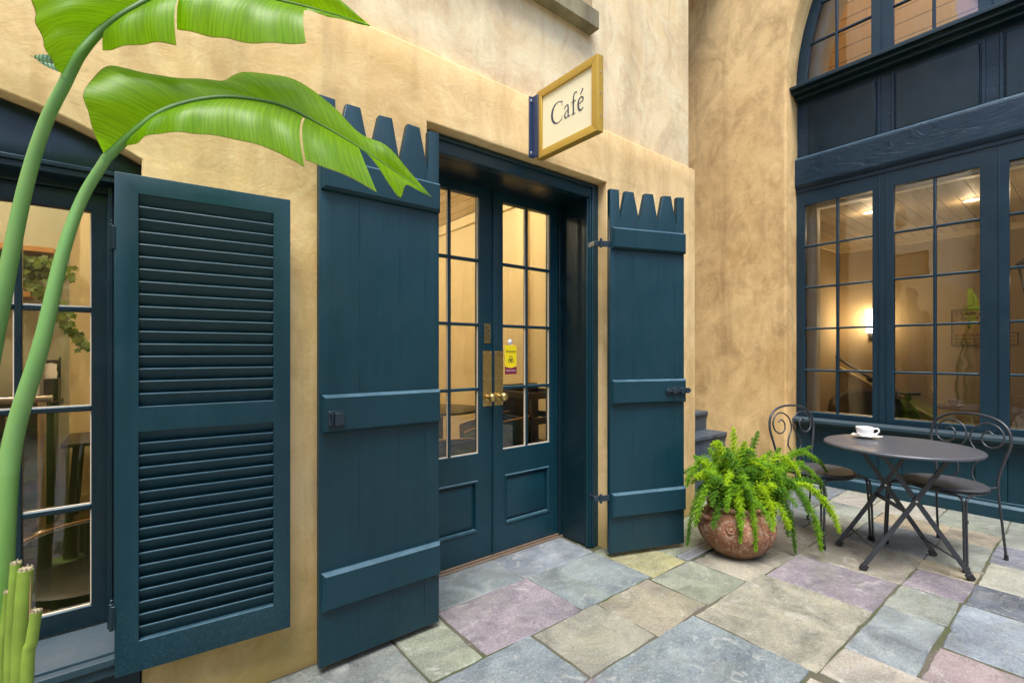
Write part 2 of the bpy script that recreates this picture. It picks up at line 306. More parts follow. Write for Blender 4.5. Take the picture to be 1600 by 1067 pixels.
class MB:
    def __init__(s): s.v = []; s.f = []
    def add(s, vs, fs):
        k = len(s.v); s.v += [tuple(x) for x in vs]; s.f += [tuple(i + k for i in f) for f in fs]; return s
    def box(s, x0, x1, y0, y1, z0, z1):
        return s.add([(x, y, z) for x in (x0, x1) for y in (y0, y1) for z in (z0, z1)],
                     [(0, 1, 3, 2), (4, 6, 7, 5), (0, 4, 5, 1), (2, 3, 7, 6), (0, 2, 6, 4), (1, 5, 7, 3)])
    def obox(s, c, ax, ay, az):          # centre and three half-axis vectors
        c, ax, ay, az = map(Vector, (c, ax, ay, az))
        return s.add([c + ax * i + ay * j + az * k for i in (-1, 1) for j in (-1, 1) for k in (-1, 1)],
                     [(0, 1, 3, 2), (4, 6, 7, 5), (0, 4, 5, 1), (2, 3, 7, 6), (0, 2, 6, 4), (1, 5, 7, 3)])
    def bar(s, p, q, w_, t_, up=(0, 0, 1)):
        p, q = Vector(p), Vector(q); d = (q - p).normalized(); a = d.cross(Vector(up)).normalized(); b = d.cross(a)
        return s.obox((p + q) / 2, (q - p) / 2, a * t_ / 2, b * w_ / 2)
    def tube(s, P, r, n=10, cap=True, closed=False):
        P = [Vector(p) for p in P]; N = len(P); rr = r if hasattr(r, '__len__') else [r] * N
        T = []
        for i in range(N):
            a = P[i - 1] if (i or closed) else P[i]; b = P[(i + 1) % N] if (i < N - 1 or closed) else P[i]
            T.append((b - a).normalized())
        u = T[0].orthogonal().normalized(); vs = []
        for i in range(N):
            u = (u - T[i] * u.dot(T[i])).normalized(); w2 = T[i].cross(u)
            vs += [P[i] + (u * math.cos(2 * math.pi * j / n) + w2 * math.sin(2 * math.pi * j / n)) * rr[i] for j in range(n)]
        fs = []
        for i in range(N if closed else N - 1):
            i2 = (i + 1) % N
            for j in range(n): fs.append((i * n + j, i * n + (j + 1) % n, i2 * n + (j + 1) % n, i2 * n + j))
        if cap and not closed: fs += [tuple(range(n))[::-1], tuple((N - 1) * n + j for j in range(n))]
        return s.add(vs, fs)
    def lathe(s, prof, c=(0, 0, 0), n=40, wob=0):
        vs = []; fs = []; m = len(prof); c = Vector(c)
        for j in range(n):
            a = 2 * math.pi * j / n
            for i, (r, z) in enumerate(prof):
                k = 1 + wob * math.sin(3 * a + z * 9) * .5 + wob * math.sin(5 * a + z * 21 + 1) * .3
                vs.append(c + Vector((r * k * math.cos(a), r * k * math.sin(a), z)))
        for j in range(n):
            for i in range(m - 1): fs.append((j * m + i, ((j + 1) % n) * m + i, ((j + 1) % n) * m + i + 1, j * m + i + 1))
        return s.add(vs, fs)
    def chamf(s, x0, x1, z0, z1, y, t_, c):   # flat board on plane y, face towards -y, chamfered rim
        b = [(x0, y, z0), (x1, y, z0), (x1, y, z1), (x0, y, z1)]
        f = [(x0 + c, y - t_, z0 + c), (x1 - c, y - t_, z0 + c), (x1 - c, y - t_, z1 - c), (x0 + c, y - t_, z1 - c)]
        h = [(a[0], y - t_ * .45, a[2]) for a in b]
        return s.add(b + h + f, [(3, 2, 1, 0)] + [(i, (i + 1) % 4, 4 + (i + 1) % 4, 4 + i) for i in range(4)] + [(4 + i, 4 + (i + 1) % 4, 8 + (i + 1) % 4, 8 + i) for i in range(4)] + [(8, 9, 10, 11)])
    def mat(s, m): s.v = [tuple(m @ Vector(v)) for v in s.v]; return s
    def build(s, name, mat, parent=None, origin=None, smooth=35, bevel=0, seg=2):
        me = bpy.data.meshes.new(name); me.from_pydata(s.v, [], s.f); me.validate()
        bm = bmesh.new(); bm.from_mesh(me); bmesh.ops.recalc_face_normals(bm, faces=bm.faces); bm.to_mesh(me); bm.free()
        return link(name, me, mat, parent, origin, smooth, bevel, seg)
def islands(mb, name, mat, parent, **kw):        # every connected piece becomes an object of its own
    par = list(range(len(mb.v)))
    def fi(a):
        while par[a] != a: par[a] = par[par[a]]; a = par[a]
        return a
    for f in mb.f:
        for q in f[1:]: par[fi(q)] = fi(f[0])
    gr = {}
    for f in mb.f: gr.setdefault(fi(f[0]), []).append(f)
    for fl in gr.values():
        ix = sorted({q for f in fl for q in f}); mp = {q: i for i, q in enumerate(ix)}
        p = MB(); p.add([mb.v[q] for q in ix], [tuple(mp[q] for q in f) for f in fl]); p.build(name, mat, parent, **kw)
def add_faces(o, mb, mat):                        # extra faces of a second material inside a part's own mesh
    me = o.data; me.materials.append(M[mat]); bm = bmesh.new(); bm.from_mesh(me)
    vv_ = [bm.verts.new(v) for v in mb.v]
    for f in mb.f: bm.faces.new([vv_[i] for i in f]).material_index = 1
    bm.to_mesh(me); bm.free()
def B(*a): return MB().box(*a)
def plate(loops, y0, y1, axis='y', bevel=0):
    """flat shape with holes; loops in (a,z), extruded from y0 to y1 along the axis; returns a mesh"""
    cu = bpy.data.curves.new('shape', 'CURVE'); cu.dimensions = '2D'; cu.fill_mode = 'BOTH'
    for lp in loops:
        sp = cu.splines.new('POLY'); sp.points.add(len(lp) - 1); sp.use_cyclic_u = True
        for p, q in zip(sp.points, lp): p.co = (q[0], q[1], 0, 1)
    cu.extrude = (y1 - y0) / 2 - bevel
    if bevel: cu.bevel_depth = bevel; cu.bevel_resolution = 2; cu.offset = -bevel
    o = bpy.data.objects.new('shape', cu); COL.objects.link(o)
    dg = bpy.context.evaluated_depsgraph_get(); me = bpy.data.meshes.new_from_object(o.evaluated_get(dg)); me.materials.clear()
    bpy.data.objects.remove(o); bpy.data.curves.remove(cu)
    c = (y0 + y1) / 2
    for v in me.vertices:
        a, z, d = v.co.x, v.co.y, v.co.z
        v.co = (a, c + d, z) if axis == 'y' else (c + d, a, z)
    bm = bmesh.new(); bm.from_mesh(me); bmesh.ops.remove_doubles(bm, verts=bm.verts, dist=1e-5); bmesh.ops.recalc_face_normals(bm, faces=bm.faces); bm.to_mesh(me); bm.free()
    return me
def rect(a0, a1, z0, z1): return [(a0, z0), (a1, z0), (a1, z1), (a0, z1)]
def text_mesh(body, size, depth=.0006, ax='C', ay='CENTER', sx=1):
    cu = bpy.data.curves.new('lettering', 'FONT'); cu.body = body; cu.size = size; cu.extrude = depth; cu.align_x = 'CENTER'; cu.align_y = ay; cu.resolution_u = 3
    o = bpy.data.objects.new('lettering', cu); COL.objects.link(o)
    dg = bpy.context.evaluated_depsgraph_get(); me = bpy.data.meshes.new_from_object(o.evaluated_get(dg)); me.materials.clear()
    bpy.data.objects.remove(o); bpy.data.curves.remove(cu)
    return me
def text(name, body, size, pos, xdir, ydir, mat, parent, depth=.0006, squeeze=1):
    me = text_mesh(body, size, depth)
    x, y = Vector(xdir).normalized(), Vector(ydir).normalized(); z = x.cross(y)
    m = Matrix((x * squeeze, y, z)).transposed().to_4x4(); m.translation = Vector(pos); me.transform(m)
    return link(name, me, mat, parent, None, 0)
def lamp(name, loc, energy, col=(1, .74, .42), r=.08, parent=None):
    l = bpy.data.lights.new(name, 'POINT'); l.energy = energy; l.color = col; l.shadow_soft_size = r
    o = bpy.data.objects.new(name, l); COL.objects.link(o)
    if parent is not None: o.parent = parent; o.location = Vector(loc) - OFF[parent]
    else: o.location = loc
    return o
# ------------------------------------------------------------------ ground and paving
rnd = random.Random(4)
g = MB().add([(-60, -60, -.006), (60, -60, -.006), (60, 60, -.006), (-60, 60, -.006)], [(0, 1, 2, 3)]).build('ground', 'mortar'); tag(g, kind='structure')
BL, PU, BE, GN, YE, PK, DK, LB = (.19, .235, .27), (.25, .215, .262), (.32, .315, .245), (.27, .295, .225), (.35, .335, .165), (.315, .275, .205), (.13, .155, .195), (.25, .285, .33)
LG = (.40, .385, .33); SG = (.25, .28, .255)
STN = [(1.12, 1.695, 2.025, 2.33, LB), (1.70, 2.262, 2.02, 2.33, LB), (1.14, 1.70, 1.605, 2.015, PU), (1.71, 2.262, 1.60, 2.01, BL),
 (2.275, 2.60, 1.585, 1.93, YE), (2.275, 3.40, 1.94, 2.02, GN), (2.61, 3.40, 1.66, 1.93, GN), (2.98, 3.40, 1.575, 1.65, SG), (.885, 1.125, 1.605, 1.99, GN), (.30, .87, 1.605, 1.985, SG), (-.30, .29, 1.605, 1.985, BL),
 (.74, 1.372, 1.25, 1.592, BL), (1.386, 1.803, 1.25, 1.588, BE), (1.815, 2.225, 1.245, 1.588, PK), (2.238, 2.628, 1.243, 1.572, GN), (2.64, 2.93, 1.212, 1.555, BE), (2.945, 3.42, 1.212, 1.565, (.25, .23, .19)),
 (1.38, 2.085, .728, 1.235, BL), (2.098, 2.785, .712, 1.228, BE), (2.797, 3.24, .708, 1.2, PU), (3.253, 3.76, .705, 1.2, (.31, .29, .23)),
 (2.11, 2.362, .40, .70, LG), (2.372, 2.905, .465, .695, LB), (2.917, 3.243, .462, .69, SG), (3.262, 3.565, .455, .69, PU), (3.577, 3.765, .455, .69, PK), (3.78, 4.30, .458, .69, SG), (4.31, 4.62, .455, .70, PK), (4.63, 5.1, .455, .80, SG),
 (2.05, 2.685, -.05, .445, (.30, .235, .25)), (2.70, 3.245, .0, .445, (.22, .275, .335)), (3.258, 3.56, .0, .44, DK), (3.575, 4.0, .02, .437, LG), (4.015, 4.40, .05, .44, (.19, .21, .27)), (4.412, 5.1, .05, .445, SG),
 (3.772, 4.29, .705, 1.10, (.20, .235, .27)), (4.30, 4.62, .71, 1.10, (.38, .32, .22)), (4.63, 5.1, .81, 1.2, LG), (3.772, 4.25, 1.112, 1.36, LG), (4.26, 4.62, 1.112, 1.48, SG), (4.63, 5.1, 1.21, 1.48, LG), (3.432, 3.76, 1.212, 1.62, (.27, .25, .22)),
 (3.772, 4.25, 1.372, 1.80, BL), (4.26, 5.1, 1.49, 1.78, DK), (3.41, 3.76, 1.63, 2.2, SG), (3.772, 4.25, 1.81, 2.2, BE), (4.26, 5.1, 1.79, 2.2, BL),
 (1.38, 2.04, .0, .72, (.33, .30, .26)), (.74, 1.372, .50, 1.24, PU), (.74, 1.372, -.05, .49, SG)]
def filler(x0, x1, y0, y1):                      # the rest of the courtyard, out of the picture
    y = y1
    while y > y0 + .05:
        h = min(rnd.choice([.3, .42, .52]), y - y0); x = x0
        while x < x1 - .05:
            ww = min(rnd.choice([.35, .5, .62, .7]), x1 - x); STN.append((x + .006, x + ww - .006, y - h + .006, y - .006, rnd.choice([BL, PU, BE, GN, PK, LB, SG]))); x += ww
        y -= h
filler(-.36, .735, -.05, 1.6); filler(-5.5, -.36, -.05, 1.98); filler(-5.5, 5.1, -6.0, -.06)
vs, fs, tint, seed = [], [], [], []
for (x0, x1, y0, y1, col) in STN:
    k = len(vs); jit = .0035; P = []
    near = x0 > .2 and y0 > -.2
    st = .045 if near else .25
    def edge(a, b):
        n = max(2, int((Vector(b) - Vector(a)).length / st)); return [Vector(a) + (Vector(b) - Vector(a)) * i / n for i in range(n)]
    x0 -= .003; x1 += .003; y0 -= .003; y1 += .003
    q = [(x0, y0), (x1, y0), (x1, y1), (x0, y1)]; q = [(a + rnd.uniform(-.006, .006), b + rnd.uniform(-.006, .006)) for a, b in q]
    for i in range(4):
        e = edge(q[i], q[(i + 1) % 4]); drift = 0
        for j, p in enumerate(e):
            drift = drift * .75 + rnd.uniform(-jit, jit)
            d = drift * (0 if j == 0 else 1); nibble = rnd.uniform(0, .012) if rnd.random() < .05 else 0
            cx, cy = (x0 + x1) / 2, (y0 + y1) / 2; inn = Vector((cx, cy)) - p; inn.normalize()
            P.append(p + inn * (d + nibble + (.003 if j == 0 else 0)))
    n = len(P); cx, cy = (x0 + x1) / 2, (y0 + y1) / 2; zt = rnd.uniform(-.0015, .0015); tx, ty = rnd.uniform(-.003, .003), rnd.uniform(-.003, .003)
    def top(p): return zt + (p[0] - cx) * tx + (p[1] - cy) * ty
    for p in P: vs.append((p[0], p[1], -.02))
    for p in P: vs.append((p[0], p[1], top(p) - .0045))
    for p in P:
        inn = (Vector((cx, cy)) - p).normalized() * .0055; vs.append((p[0] + inn[0], p[1] + inn[1], top(p)))
    f0 = len(fs)
    for i in range(n):
        j = (i + 1) % n; fs.append((k + i, k + j, k + n + j, k + n + i)); fs.append((k + n + i, k + n + j, k + 2 * n + j, k + 2 * n + i))
    fs.append(tuple(k + 2 * n + i for i in range(n)))
    jc = [max(.02, c_ * rnd.uniform(.97, 1.03)) for c_ in col]; sd = (rnd.random(), rnd.random(), rnd.random())
    tint += [(*jc, 1)] * (3 * n); seed += [(*sd, 1)] * (3 * n)
me = bpy.data.meshes.new('paving'); me.from_pydata(vs, [], fs)
for nm, dat in (('tint', tint), ('seed', seed)):
    ca = me.color_attributes.new(nm, 'FLOAT_COLOR', 'POINT'); ca.data.foreach_set('color', [c_ for q in dat for c_ in q])
tag(link('paving', me, 'paving_stone', smooth=25), kind='structure')
moss_rnd = random.Random(9)

# ------------------------------------------------------------------ cafe building (its front is the plane y = 2.0)
T_ = .50
cafe = root('cafe_building', 'ochre plastered cafe building with teal double doors and battened shutters', 'building', (1.7, 2.0, 0))
def arc(x0, x1, zs, rise, n=14):                 # segmental head from x1 back to x0
    c_ = x1 - x0; r = (c_ * c_ / 4 + rise * rise) / (2 * rise); cx = (x0 + x1) / 2; cz = zs + rise - r
    return [(x1 - c_ * i / n, cz + math.sqrt(max(0, r * r - (x1 - c_ * i / n - cx) ** 2))) for i in range(n + 1)]
WX0, WX1 = -1.18, .017
win_hole = [(WX0, -.1 + .1), (WX1, .0)] + arc(WX0, WX1, 1.895, .15)
door_hole = [(1.08, .0), (2.368, .0), (2.368, 2.346), (1.08, 2.346)]
def jag(loop, amp, step, rr):
    out = []
    for i in range(len(loop)):
        a, b = Vector(loop[i]), Vector(loop[(i + 1) % len(loop)]); n = max(1, int((b - a).length / step))
        for j in range(n):
            p = a + (b - a) * j / n
            if 0 < j: p += Vector((rr.uniform(-amp, amp), rr.uniform(-amp, amp)))
            out.append(tuple(p))
    return out
# the outer outline dips round both openings so that they run down to the paving
low = [(-5.5, -.05), (WX0, -.05)] + [(x, z) for x, z in reversed(arc(WX0, WX1, 1.895, .15))] + [(WX1, -.05), (1.08, -.05), (1.08, 2.346), (2.368, 2.346), (2.368, -.05), (3.418, -.05), (3.412, 2.678), (-5.5, 2.678)]
link('wall', plate([jag(low, .0018, .12, rnd)], 2.0, 2.0 + T_, bevel=.007), 'plaster_cafe', cafe, smooth=30)
link('upper_wall', plate([jag([(-5.5, 2.67), (3.378, 2.67), (3.372, 8.6), (-5.5, 8.6)], .002, .16, rnd)], 2.032, 2.032 + T_ - .04, bevel=.007), 'plaster_upper', cafe, smooth=30)
B(3.0, 3.40, 2.48, 8, -.05, 8.5).build('side_wall', 'plaster_stair', cafe)
us = root('window_sill', 'mottled olive stone sill jutting from the wall high above the cafe sign', 'window sill', (1.6, 2.03, 3.25))
B(.9, 2.245, 1.955, 2.032, 3.25, 3.36).build('sill_slab', 'stone_sill', us, bevel=.004)
B(.93, 2.215, 1.985, 2.032, 3.36, 5.0).build('shutter', 'plaster_far', us, bevel=.004)
# door casing, head, jambs, threshold
cs = MB(); cs.box(2.288, 2.367, 2.07, 2.115, 0, 2.345); cs.box(1.081, 1.16, 2.07, 2.115, 0, 2.345); cs.box(1.16, 2.288, 2.07, 2.115, 2.25, 2.345)
cs.box(2.30, 2.318, 2.058, 2.07, 0, 2.33); cs.box(1.13, 1.148, 2.058, 2.07, 0, 2.33); cs.box(1.148, 2.30, 2.058, 2.07, 2.312, 2.33)
cs.box(2.276, 2.288, 2.08, 2.10, 0, 2.25)
fr = cs.build('door_frame', 'paint_teal', cafe, bevel=.004)
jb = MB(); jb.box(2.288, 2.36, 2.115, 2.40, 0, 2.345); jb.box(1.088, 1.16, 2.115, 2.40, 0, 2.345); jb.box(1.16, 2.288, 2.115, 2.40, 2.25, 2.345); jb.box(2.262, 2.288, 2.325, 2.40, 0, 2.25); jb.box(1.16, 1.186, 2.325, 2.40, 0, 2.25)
jb.build('lining', 'paint_dark_shaded', fr, bevel=.003)
th = MB(); th.box(1.16, 2.288, 2.318, 2.42, -.01, .010); th.box(1.16, 2.288, 2.332, 2.42, .010, .022)
th.build('threshold', 'threshold_wood', cafe, bevel=.003)
# door leaves
YD = 2.34
def leaf(x0, x1, gx0, gx1, label, px):
    rail = [rect(x0, x1, .024, 2.247), rect(gx0, gx1, .652, 2.19), rect(gx0 + .01, gx1 - .01, .185, .495)]
    d = link('door', plate(rail, YD, YD + .045, bevel=.002), 'paint_teal', cafe); d['label'] = label
    mb = MB(); mx = (gx0 + gx1) / 2
    def bead(a0, a1, b0, b1): mb.box(a0, a1, YD + .006, YD + .034, b0, b1)
    bead(mx - .009, mx + .009, .652, 2.19)
    for k in (1, 2, 3):
        z = .652 + 1.538 * k / 4; bead(gx0, mx - .009, z - .009, z + .009); bead(mx + .009, gx1, z - .009, z + .009)
    mb.build('muntin', 'paint_teal', d, bevel=.0035)
    pt = MB()                                      # pale putty lines round the panes
    for a, b in ((gx0, mx - .009), (mx + .009, gx1)):
        pt.box(b - .004, b - .0005, YD + .012, YD + .022, .656, 2.186); pt.box(a, b, YD + .012, YD + .020, .652, .657)
    pt.build('putty', 'putty', d, smooth=0)
    MB().add([(gx0, YD + .021, .652), (gx1, YD + .021, .652), (gx1, YD + .021, 2.19), (gx0, YD + .021, 2.19)], [(0, 1, 2, 3)]).build('glass', 'window_glass', d, smooth=0)
    a0, a1, z0, z1 = gx0 + .01, gx1 - .01, .185, .495
    fr_ = MB(); pr = [(0, 0), (.006, -.007), (.016, -.003), (.020, .012)]     # moulding swept round the panel
    for (i0, d0), (i1, d1) in zip(pr[:-1], pr[1:]):
        o_ = [(a0 + i0, z0 + i0), (a1 - i0, z0 + i0), (a1 - i0, z1 - i0), (a0 + i0, z1 - i0)]; n_ = [(a0 + i1, z0 + i1), (a1 - i1, z0 + i1), (a1 - i1, z1 - i1), (a0 + i1, z1 - i1)]
        fr_.add([(x, YD + d0, z) for x, z in o_] + [(x, YD + d1, z) for x, z in n_], [(i, (i + 1) % 4, 4 + (i + 1) % 4, 4 + i) for i in range(4)])
    fr_.build('moulding', 'paint_teal', d, smooth=20)
    pn = MB(); pn.box(a0 + .001, a1 - .001, YD + .020, YD + .040, z0 + .001, z1 - .001); pn.chamf(a0 + .028, a1 - .028, z0 + .028, z1 - .028, YD + .020, .012, .022)
    pn.build('panel', 'paint_teal', d, smooth=20)
    pl = B(px - .033, px + .033, YD - .003, YD - .0003, .93, 1.265).build('push_plate', 'brass', d, bevel=.0008)
    rv = MB()
    for dx in (-.025, .025):
        for z in (.94, 1.095, 1.255): rv.obox((px + dx, YD - .0038, z), (.0035, 0, 0), (0, .0012, 0), (0, 0, .0035))
    islands(rv, 'screw', 'rivet', d)
    kb = MB().lathe([(0, 0), (.024, 0), (.024, .004), (.013, .007), (.010, .022), (.012, .028), (.022, .034), (.027, .046), (.025, .058), (.015, .066), (0, .068)], n=28)
    kb.mat(Matrix.Translation((px + .004, YD - .003, .985)) @ Matrix.Rotation(R(90), 4, 'X')).build('knob', 'brass', d, smooth=60)
    return d
dl = leaf(1.16, 1.718, 1.21, 1.61, 'left door leaf with a small vertical PUSH plate', 1.669)
dr = leaf(1.724, 2.262, 1.79, 2.19, 'right door leaf beside the deep jamb', 1.756)
B(1.706, 1.718, YD - .010, YD - .0003, .03, 2.24).build('astragal', 'paint_teal', dl, bevel=.003)
pp = B(1.648, 1.692, YD - .003, YD - .0003, 1.312, 1.428).build('push_sign', 'brass', dl, bevel=.001)
B(1.653, 1.687, YD - .0036, YD - .003, 1.318, 1.422).build('sign_field', 'ink', dl, smooth=0)
text('lettering', 'PUSH', .043, (1.670, YD - .0042, 1.370), (0, 0, -1), (1, 0, 0), 'brass', dl, .0004)

# battened shutters
def battened(label, loc, rz, width, latch, flip, hin):
    s_ = sub_root('shutter', cafe, loc, rz)
    W = width; th_ = .034; H = 2.222; vz = 2.045
    k_ = W / .532; prof = [(0, 0), (W, 0), (W, H)]
    top_ = [(.0, .062), (.106, .164), (.245, .303), (.376, .434), (.480, .532)]; vs__ = [.070, .205, .339, .474]
    for i in range(4, 0, -1):
        prof += [(top_[i][0] * k_, H - rnd.uniform(0, .006)), (vs__[i - 1] * k_ + .0015, vz), (vs__[i - 1] * k_ - .0015, vz), (top_[i - 1][1] * k_, H - rnd.uniform(0, .006))]
    prof += [(0, H)]; pts = []
    bd = link('boards', plate([prof + pts], 0, th_, bevel=.0025), 'paint_teal', s_, smooth=30)
    jn = MB()                                     # fine plank joints, hairline strips set in dark
    for fx in (.30, .635, .86):
        x = W * fx; z = .05
        while z < 2.0:
            L = rnd.uniform(.08, .4); jn.box(x - .0006, x + .0006, -.0009, -.0001, z, min(z + L, 2.02)); z += L + rnd.uniform(.02, .3)
    add_faces(bd, jn, 'paint_dark_shaded')
    for z0, z1 in ((.218, .368), (.908, 1.058), (1.857, 1.987)):
        MB().chamf(.006, W + (-.001 if not flip else .004), z0, z1, 0, .026, .011).build('batten', 'paint_teal', s_, smooth=15)
    if latch == 'catch':
        m = MB(); m.box(.025, .085, -.030, -.026, .935, .997); m.box(.045, .080, -.050, -.030, .942, .990); m.box(.028, .036, -.036, -.030, .940, .950); m.box(.028, .036, -.036, -.030, .982, .992); m.box(.036, .043, -.040, -.030, .945, .987)
    else:
        m = MB(); m.box(W - .150, W - .03, -.031, -.026, .962, 1.006); m.box(W - .165, W + .018, -.046, -.034, .976, .994)
        for q in (.118, .058, .022): m.box(W - q, W - q + .026, -.052, -.026, .968, 1.002)
    m.build('latch', 'iron', s_, bevel=.002)
    for z in hin:
        m = MB(); xo = -1 if not flip == 2 else 1
        m.box(-.052, -.001, .004, .012, z - .018, z + .018); m.tube([(-.062, .0, z - .026), (-.062, .0, z + .03)], .0085, 10); m.box(-.058, -.048, -.004, .012, z - .016, z + .016)
        m.box(-.098, -.062, .004, .030, z - .015, z + .015); m.obox((-.100, .045, z), (.004, 0, 0), (0, .040, 0), (0, 0, .016))
        m.build('hinge', 'iron', s_, bevel=.002)
    return s_
s1 = battened('l', (.557, 1.897, .03), 0, .527, 'catch', 0, ())
s1['label'] = 'left door shutter, flat against the wall with a square catch'
s2 = battened('r', (2.262, 1.885, .03), math.atan2(1.697 - 1.885, 2.766 - 2.262), .538, 'bolt', 1, (.34, 1.885))
s2['label'] = 'right door shutter, swung out from the wall with a slide bolt'
# a pair of iron hold-backs behind the left shutter
m = MB(); m.box(.70, .73, 1.93, 2.0, .5, .53); m.box(.70, .73, 1.93, 2.0, 1.6, 1.63); islands(m, 'stay', 'iron', cafe, bevel=.003)

# left window: frame, sash, sill, louvred shutter
YW = 2.13
hd = [(WX0 + .002, 1.849), (WX1 - .002, 1.849)] + [(x, z - .003) for x, z in arc(WX0 + .002, WX1 - .002, 1.893, .15)]
wf = link('window_frame', plate([hd], 2.062, 2.10, bevel=.002), 'paint_dark_shaded', cafe)
m = MB(); m.box(WX0 + .003, WX1 - .003, 2.048, 2.12, 1.835, 1.85); m.box(WX0 + .003, WX1 - .003, 2.056, 2.12, 1.815, 1.835)
m.box(-.058, WX1 - .002, 2.09, 2.20, .30, 1.835); m.box(-.074, -.0585, 2.095, 2.127, .30, 1.812); m.box(WX0 + .002, WX0 + .075, 2.09, 2.20, .30, 1.835); m.box(WX0 + .075, -.058, 2.12, 2.20, 1.79, 1.835); m.box(-.012, WX1 - .003, 2.045, 2.09, .33, 1.815)
m.build('jamb', 'paint_dark_shaded', wf, bevel=.003)
for (sx0, sx1, gx0, gx1) in ((-.505, -.062, -.462, -.116), (-1.10, -.509, -1.05, -.562)):
    sh = link('sash', plate([rect(sx0, sx1, .335, 1.788), rect(gx0, gx1, .402, 1.728)], YW, YW + .04, bevel=.002), 'paint_dark_shaded', cafe)
    mb = MB(); mx = (gx0 + gx1) / 2; mb.box(mx - .009, mx + .009, YW + .004, YW + .03, .402, 1.728)
    for k in (1, 2, 3):
        z = .402 + 1.326 * k / 4; mb.box(gx0, mx - .009, YW + .004, YW + .03, z - .009, z + .009); mb.box(mx + .009, gx1, YW + .004, YW + .03, z - .009, z + .009)
    mb.build('muntin', 'paint_dark_shaded', sh, bevel=.0035)
    pt = MB()
    for a, b in ((gx0, mx - .009), (mx + .009, gx1)):
        pt.box(b - .0032, b - .0005, YW + .010, YW + .018, .406, 1.724)
        for k in range(4): z = .402 + 1.326 * k / 4 + (.009 if k else 0); pt.box(a, b - .004, YW + .010, YW + .017, z, z + .003)
    pt.build('putty', 'putty', sh, smooth=0)
    MB().add([(gx0, YW + .019, .402), (gx1, YW + .019, .402), (gx1, YW + .019, 1.728), (gx0, YW + .019, 1.728)], [(0, 1, 2, 3)]).build('glass', 'window_glass', sh, smooth=0)
m = MB(); m.add([(WX0 + .002, 2.14, .332), (-.012, 2.14, .332), (-.012, 1.985, .296), (WX0 + .002, 1.985, .296), (WX0 + .002, 2.14, .27), (-.012, 2.14, .27), (-.012, 1.985, .27), (WX0 + .002, 1.985, .27)], [(0, 1, 2, 3), (4, 7, 6, 5), (3, 2, 6, 7), (0, 4, 5, 1), (1, 5, 6, 2), (0, 3, 7, 4)])
m.box(WX0 + .002, .016, 1.955, 1.985, .262, .288); m.box(WX0 + .002, .016, 1.968, 1.995, .225, .262)
m.build('window_sill', 'paint_sill', cafe, bevel=.004)
B(WX0 + .002, WX1 - .002, 2.02, 2.3, -.03, .268).build('apron', 'paint_dark_shaded', cafe, bevel=.003)

lv = sub_root('shutter', cafe, (-.05, 1.951, .233), math.atan2(1.907 - 1.951, .4535 + .05)); lv['label'] = 'louvred window shutter folded back beside the left window'
LW, LH = .505, 1.587
a0, a1 = .060, .448; zb0, zb1, zt0, zt1 = .097, .765, .845, 1.527
link('frame', plate([rect(0, LW, 0, LH), rect(a0, a1, zb0, zb1), rect(a0, a1, zt0, zt1)], -.016, .018, bevel=.002), 'paint_teal', lv)
for z0, z1, n in ((zb0, zb1, 17), (zt0, zt1, 17)):
    p = (z1 - z0) / n; m = MB()
    for k in range(n):
        zc = z0 + p * (k + .5); ang = R(62); hl = .0262
        d = Vector((0, -math.cos(ang), math.sin(ang))); nn = Vector((0, math.sin(ang), math.cos(ang)))
        prof = [d * -hl - nn * .0035, d * (hl - .002) - nn * .0035, d * hl - nn * .0012, d * hl + nn * .0012, d * (hl - .002) + nn * .0035, d * -hl + nn * .0035]
        c_ = Vector((0, .003, zc)); vs_ = [Vector((x, 0, 0)) + c_ + q for x in (a0 - .004, a1 + .004) for q in prof]
        m.add(vs_, [tuple(range(6)), tuple(range(11, 5, -1))] + [(i, i + 6, (i + 1) % 6 + 6, (i + 1) % 6) for i in range(6)])
    m.build('louvre', 'paint_teal', lv, smooth=20)
for z in (.19, 1.38):
    m = MB(); m.tube([(-.008, -.008, z - .042), (-.008, -.008, z + .042)], .006, 10); m.tube([(-.008, -.008, z + .042), (-.008, -.008, z + .054)], .004, 8); m.box(-.008, .003, -.0185, -.0165, z - .036, z + .036)
    m.build('hinge', 'paint_dark_shaded', lv, bevel=.0015)

# cafe interior
ri = MB(); ri.box(2.85, 2.97, 2.51, 5.3, 0, 2.75); ri.box(-2.6, 2.85, 5.2, 5.3, 0, 2.75); ri.box(-2.7, -2.6, 2.51, 5.3, 0, 2.75)
ri.box(2.79, 2.85, 3.32, 3.44, 0, 2.70); ri.box(-2.6, 2.85, 2.501, 2.53, 2.40, 2.75)
ri.build('room_wall', 'room_cream', cafe, smooth=0)
B(-2.6, -.41, 5.12, 5.199, 0, 2.75).build('panelling', 'room_sage', cafe, smooth=0)
B(-2.7, 2.97, 2.505, 5.3, 2.75, 2.9).build('ceiling', 'ceiling_boards_cafe', cafe, smooth=0)
m = MB(); m.box(2.81, 2.85, 2.6, 5.2, 2.64, 2.745); m.box(-.43, 2.80, 5.155, 5.199, .0, .11); m.box(2.82, 2.849, 2.6, 5.19, 0, .11); islands(m, 'cornice', 'room_cream', cafe, bevel=.006)
B(-2.6, 2.85, 2.5, 5.2, -.004, .003).build('room_floor', 'pebble_floor', cafe, smooth=0)
B(-5.5, 3.4, 2.505, 8, 5.2, 5.35).build('roof', 'white_paint', cafe, smooth=0)
B(-5.5, -5.35, 2.5, 8, 0, 5.2).build('end_wall', 'plaster_far', cafe, smooth=0); B(-5.3, 2.99, 7.8, 8, 0, 5.2).build('rear_wall', 'plaster_far', cafe, smooth=0)
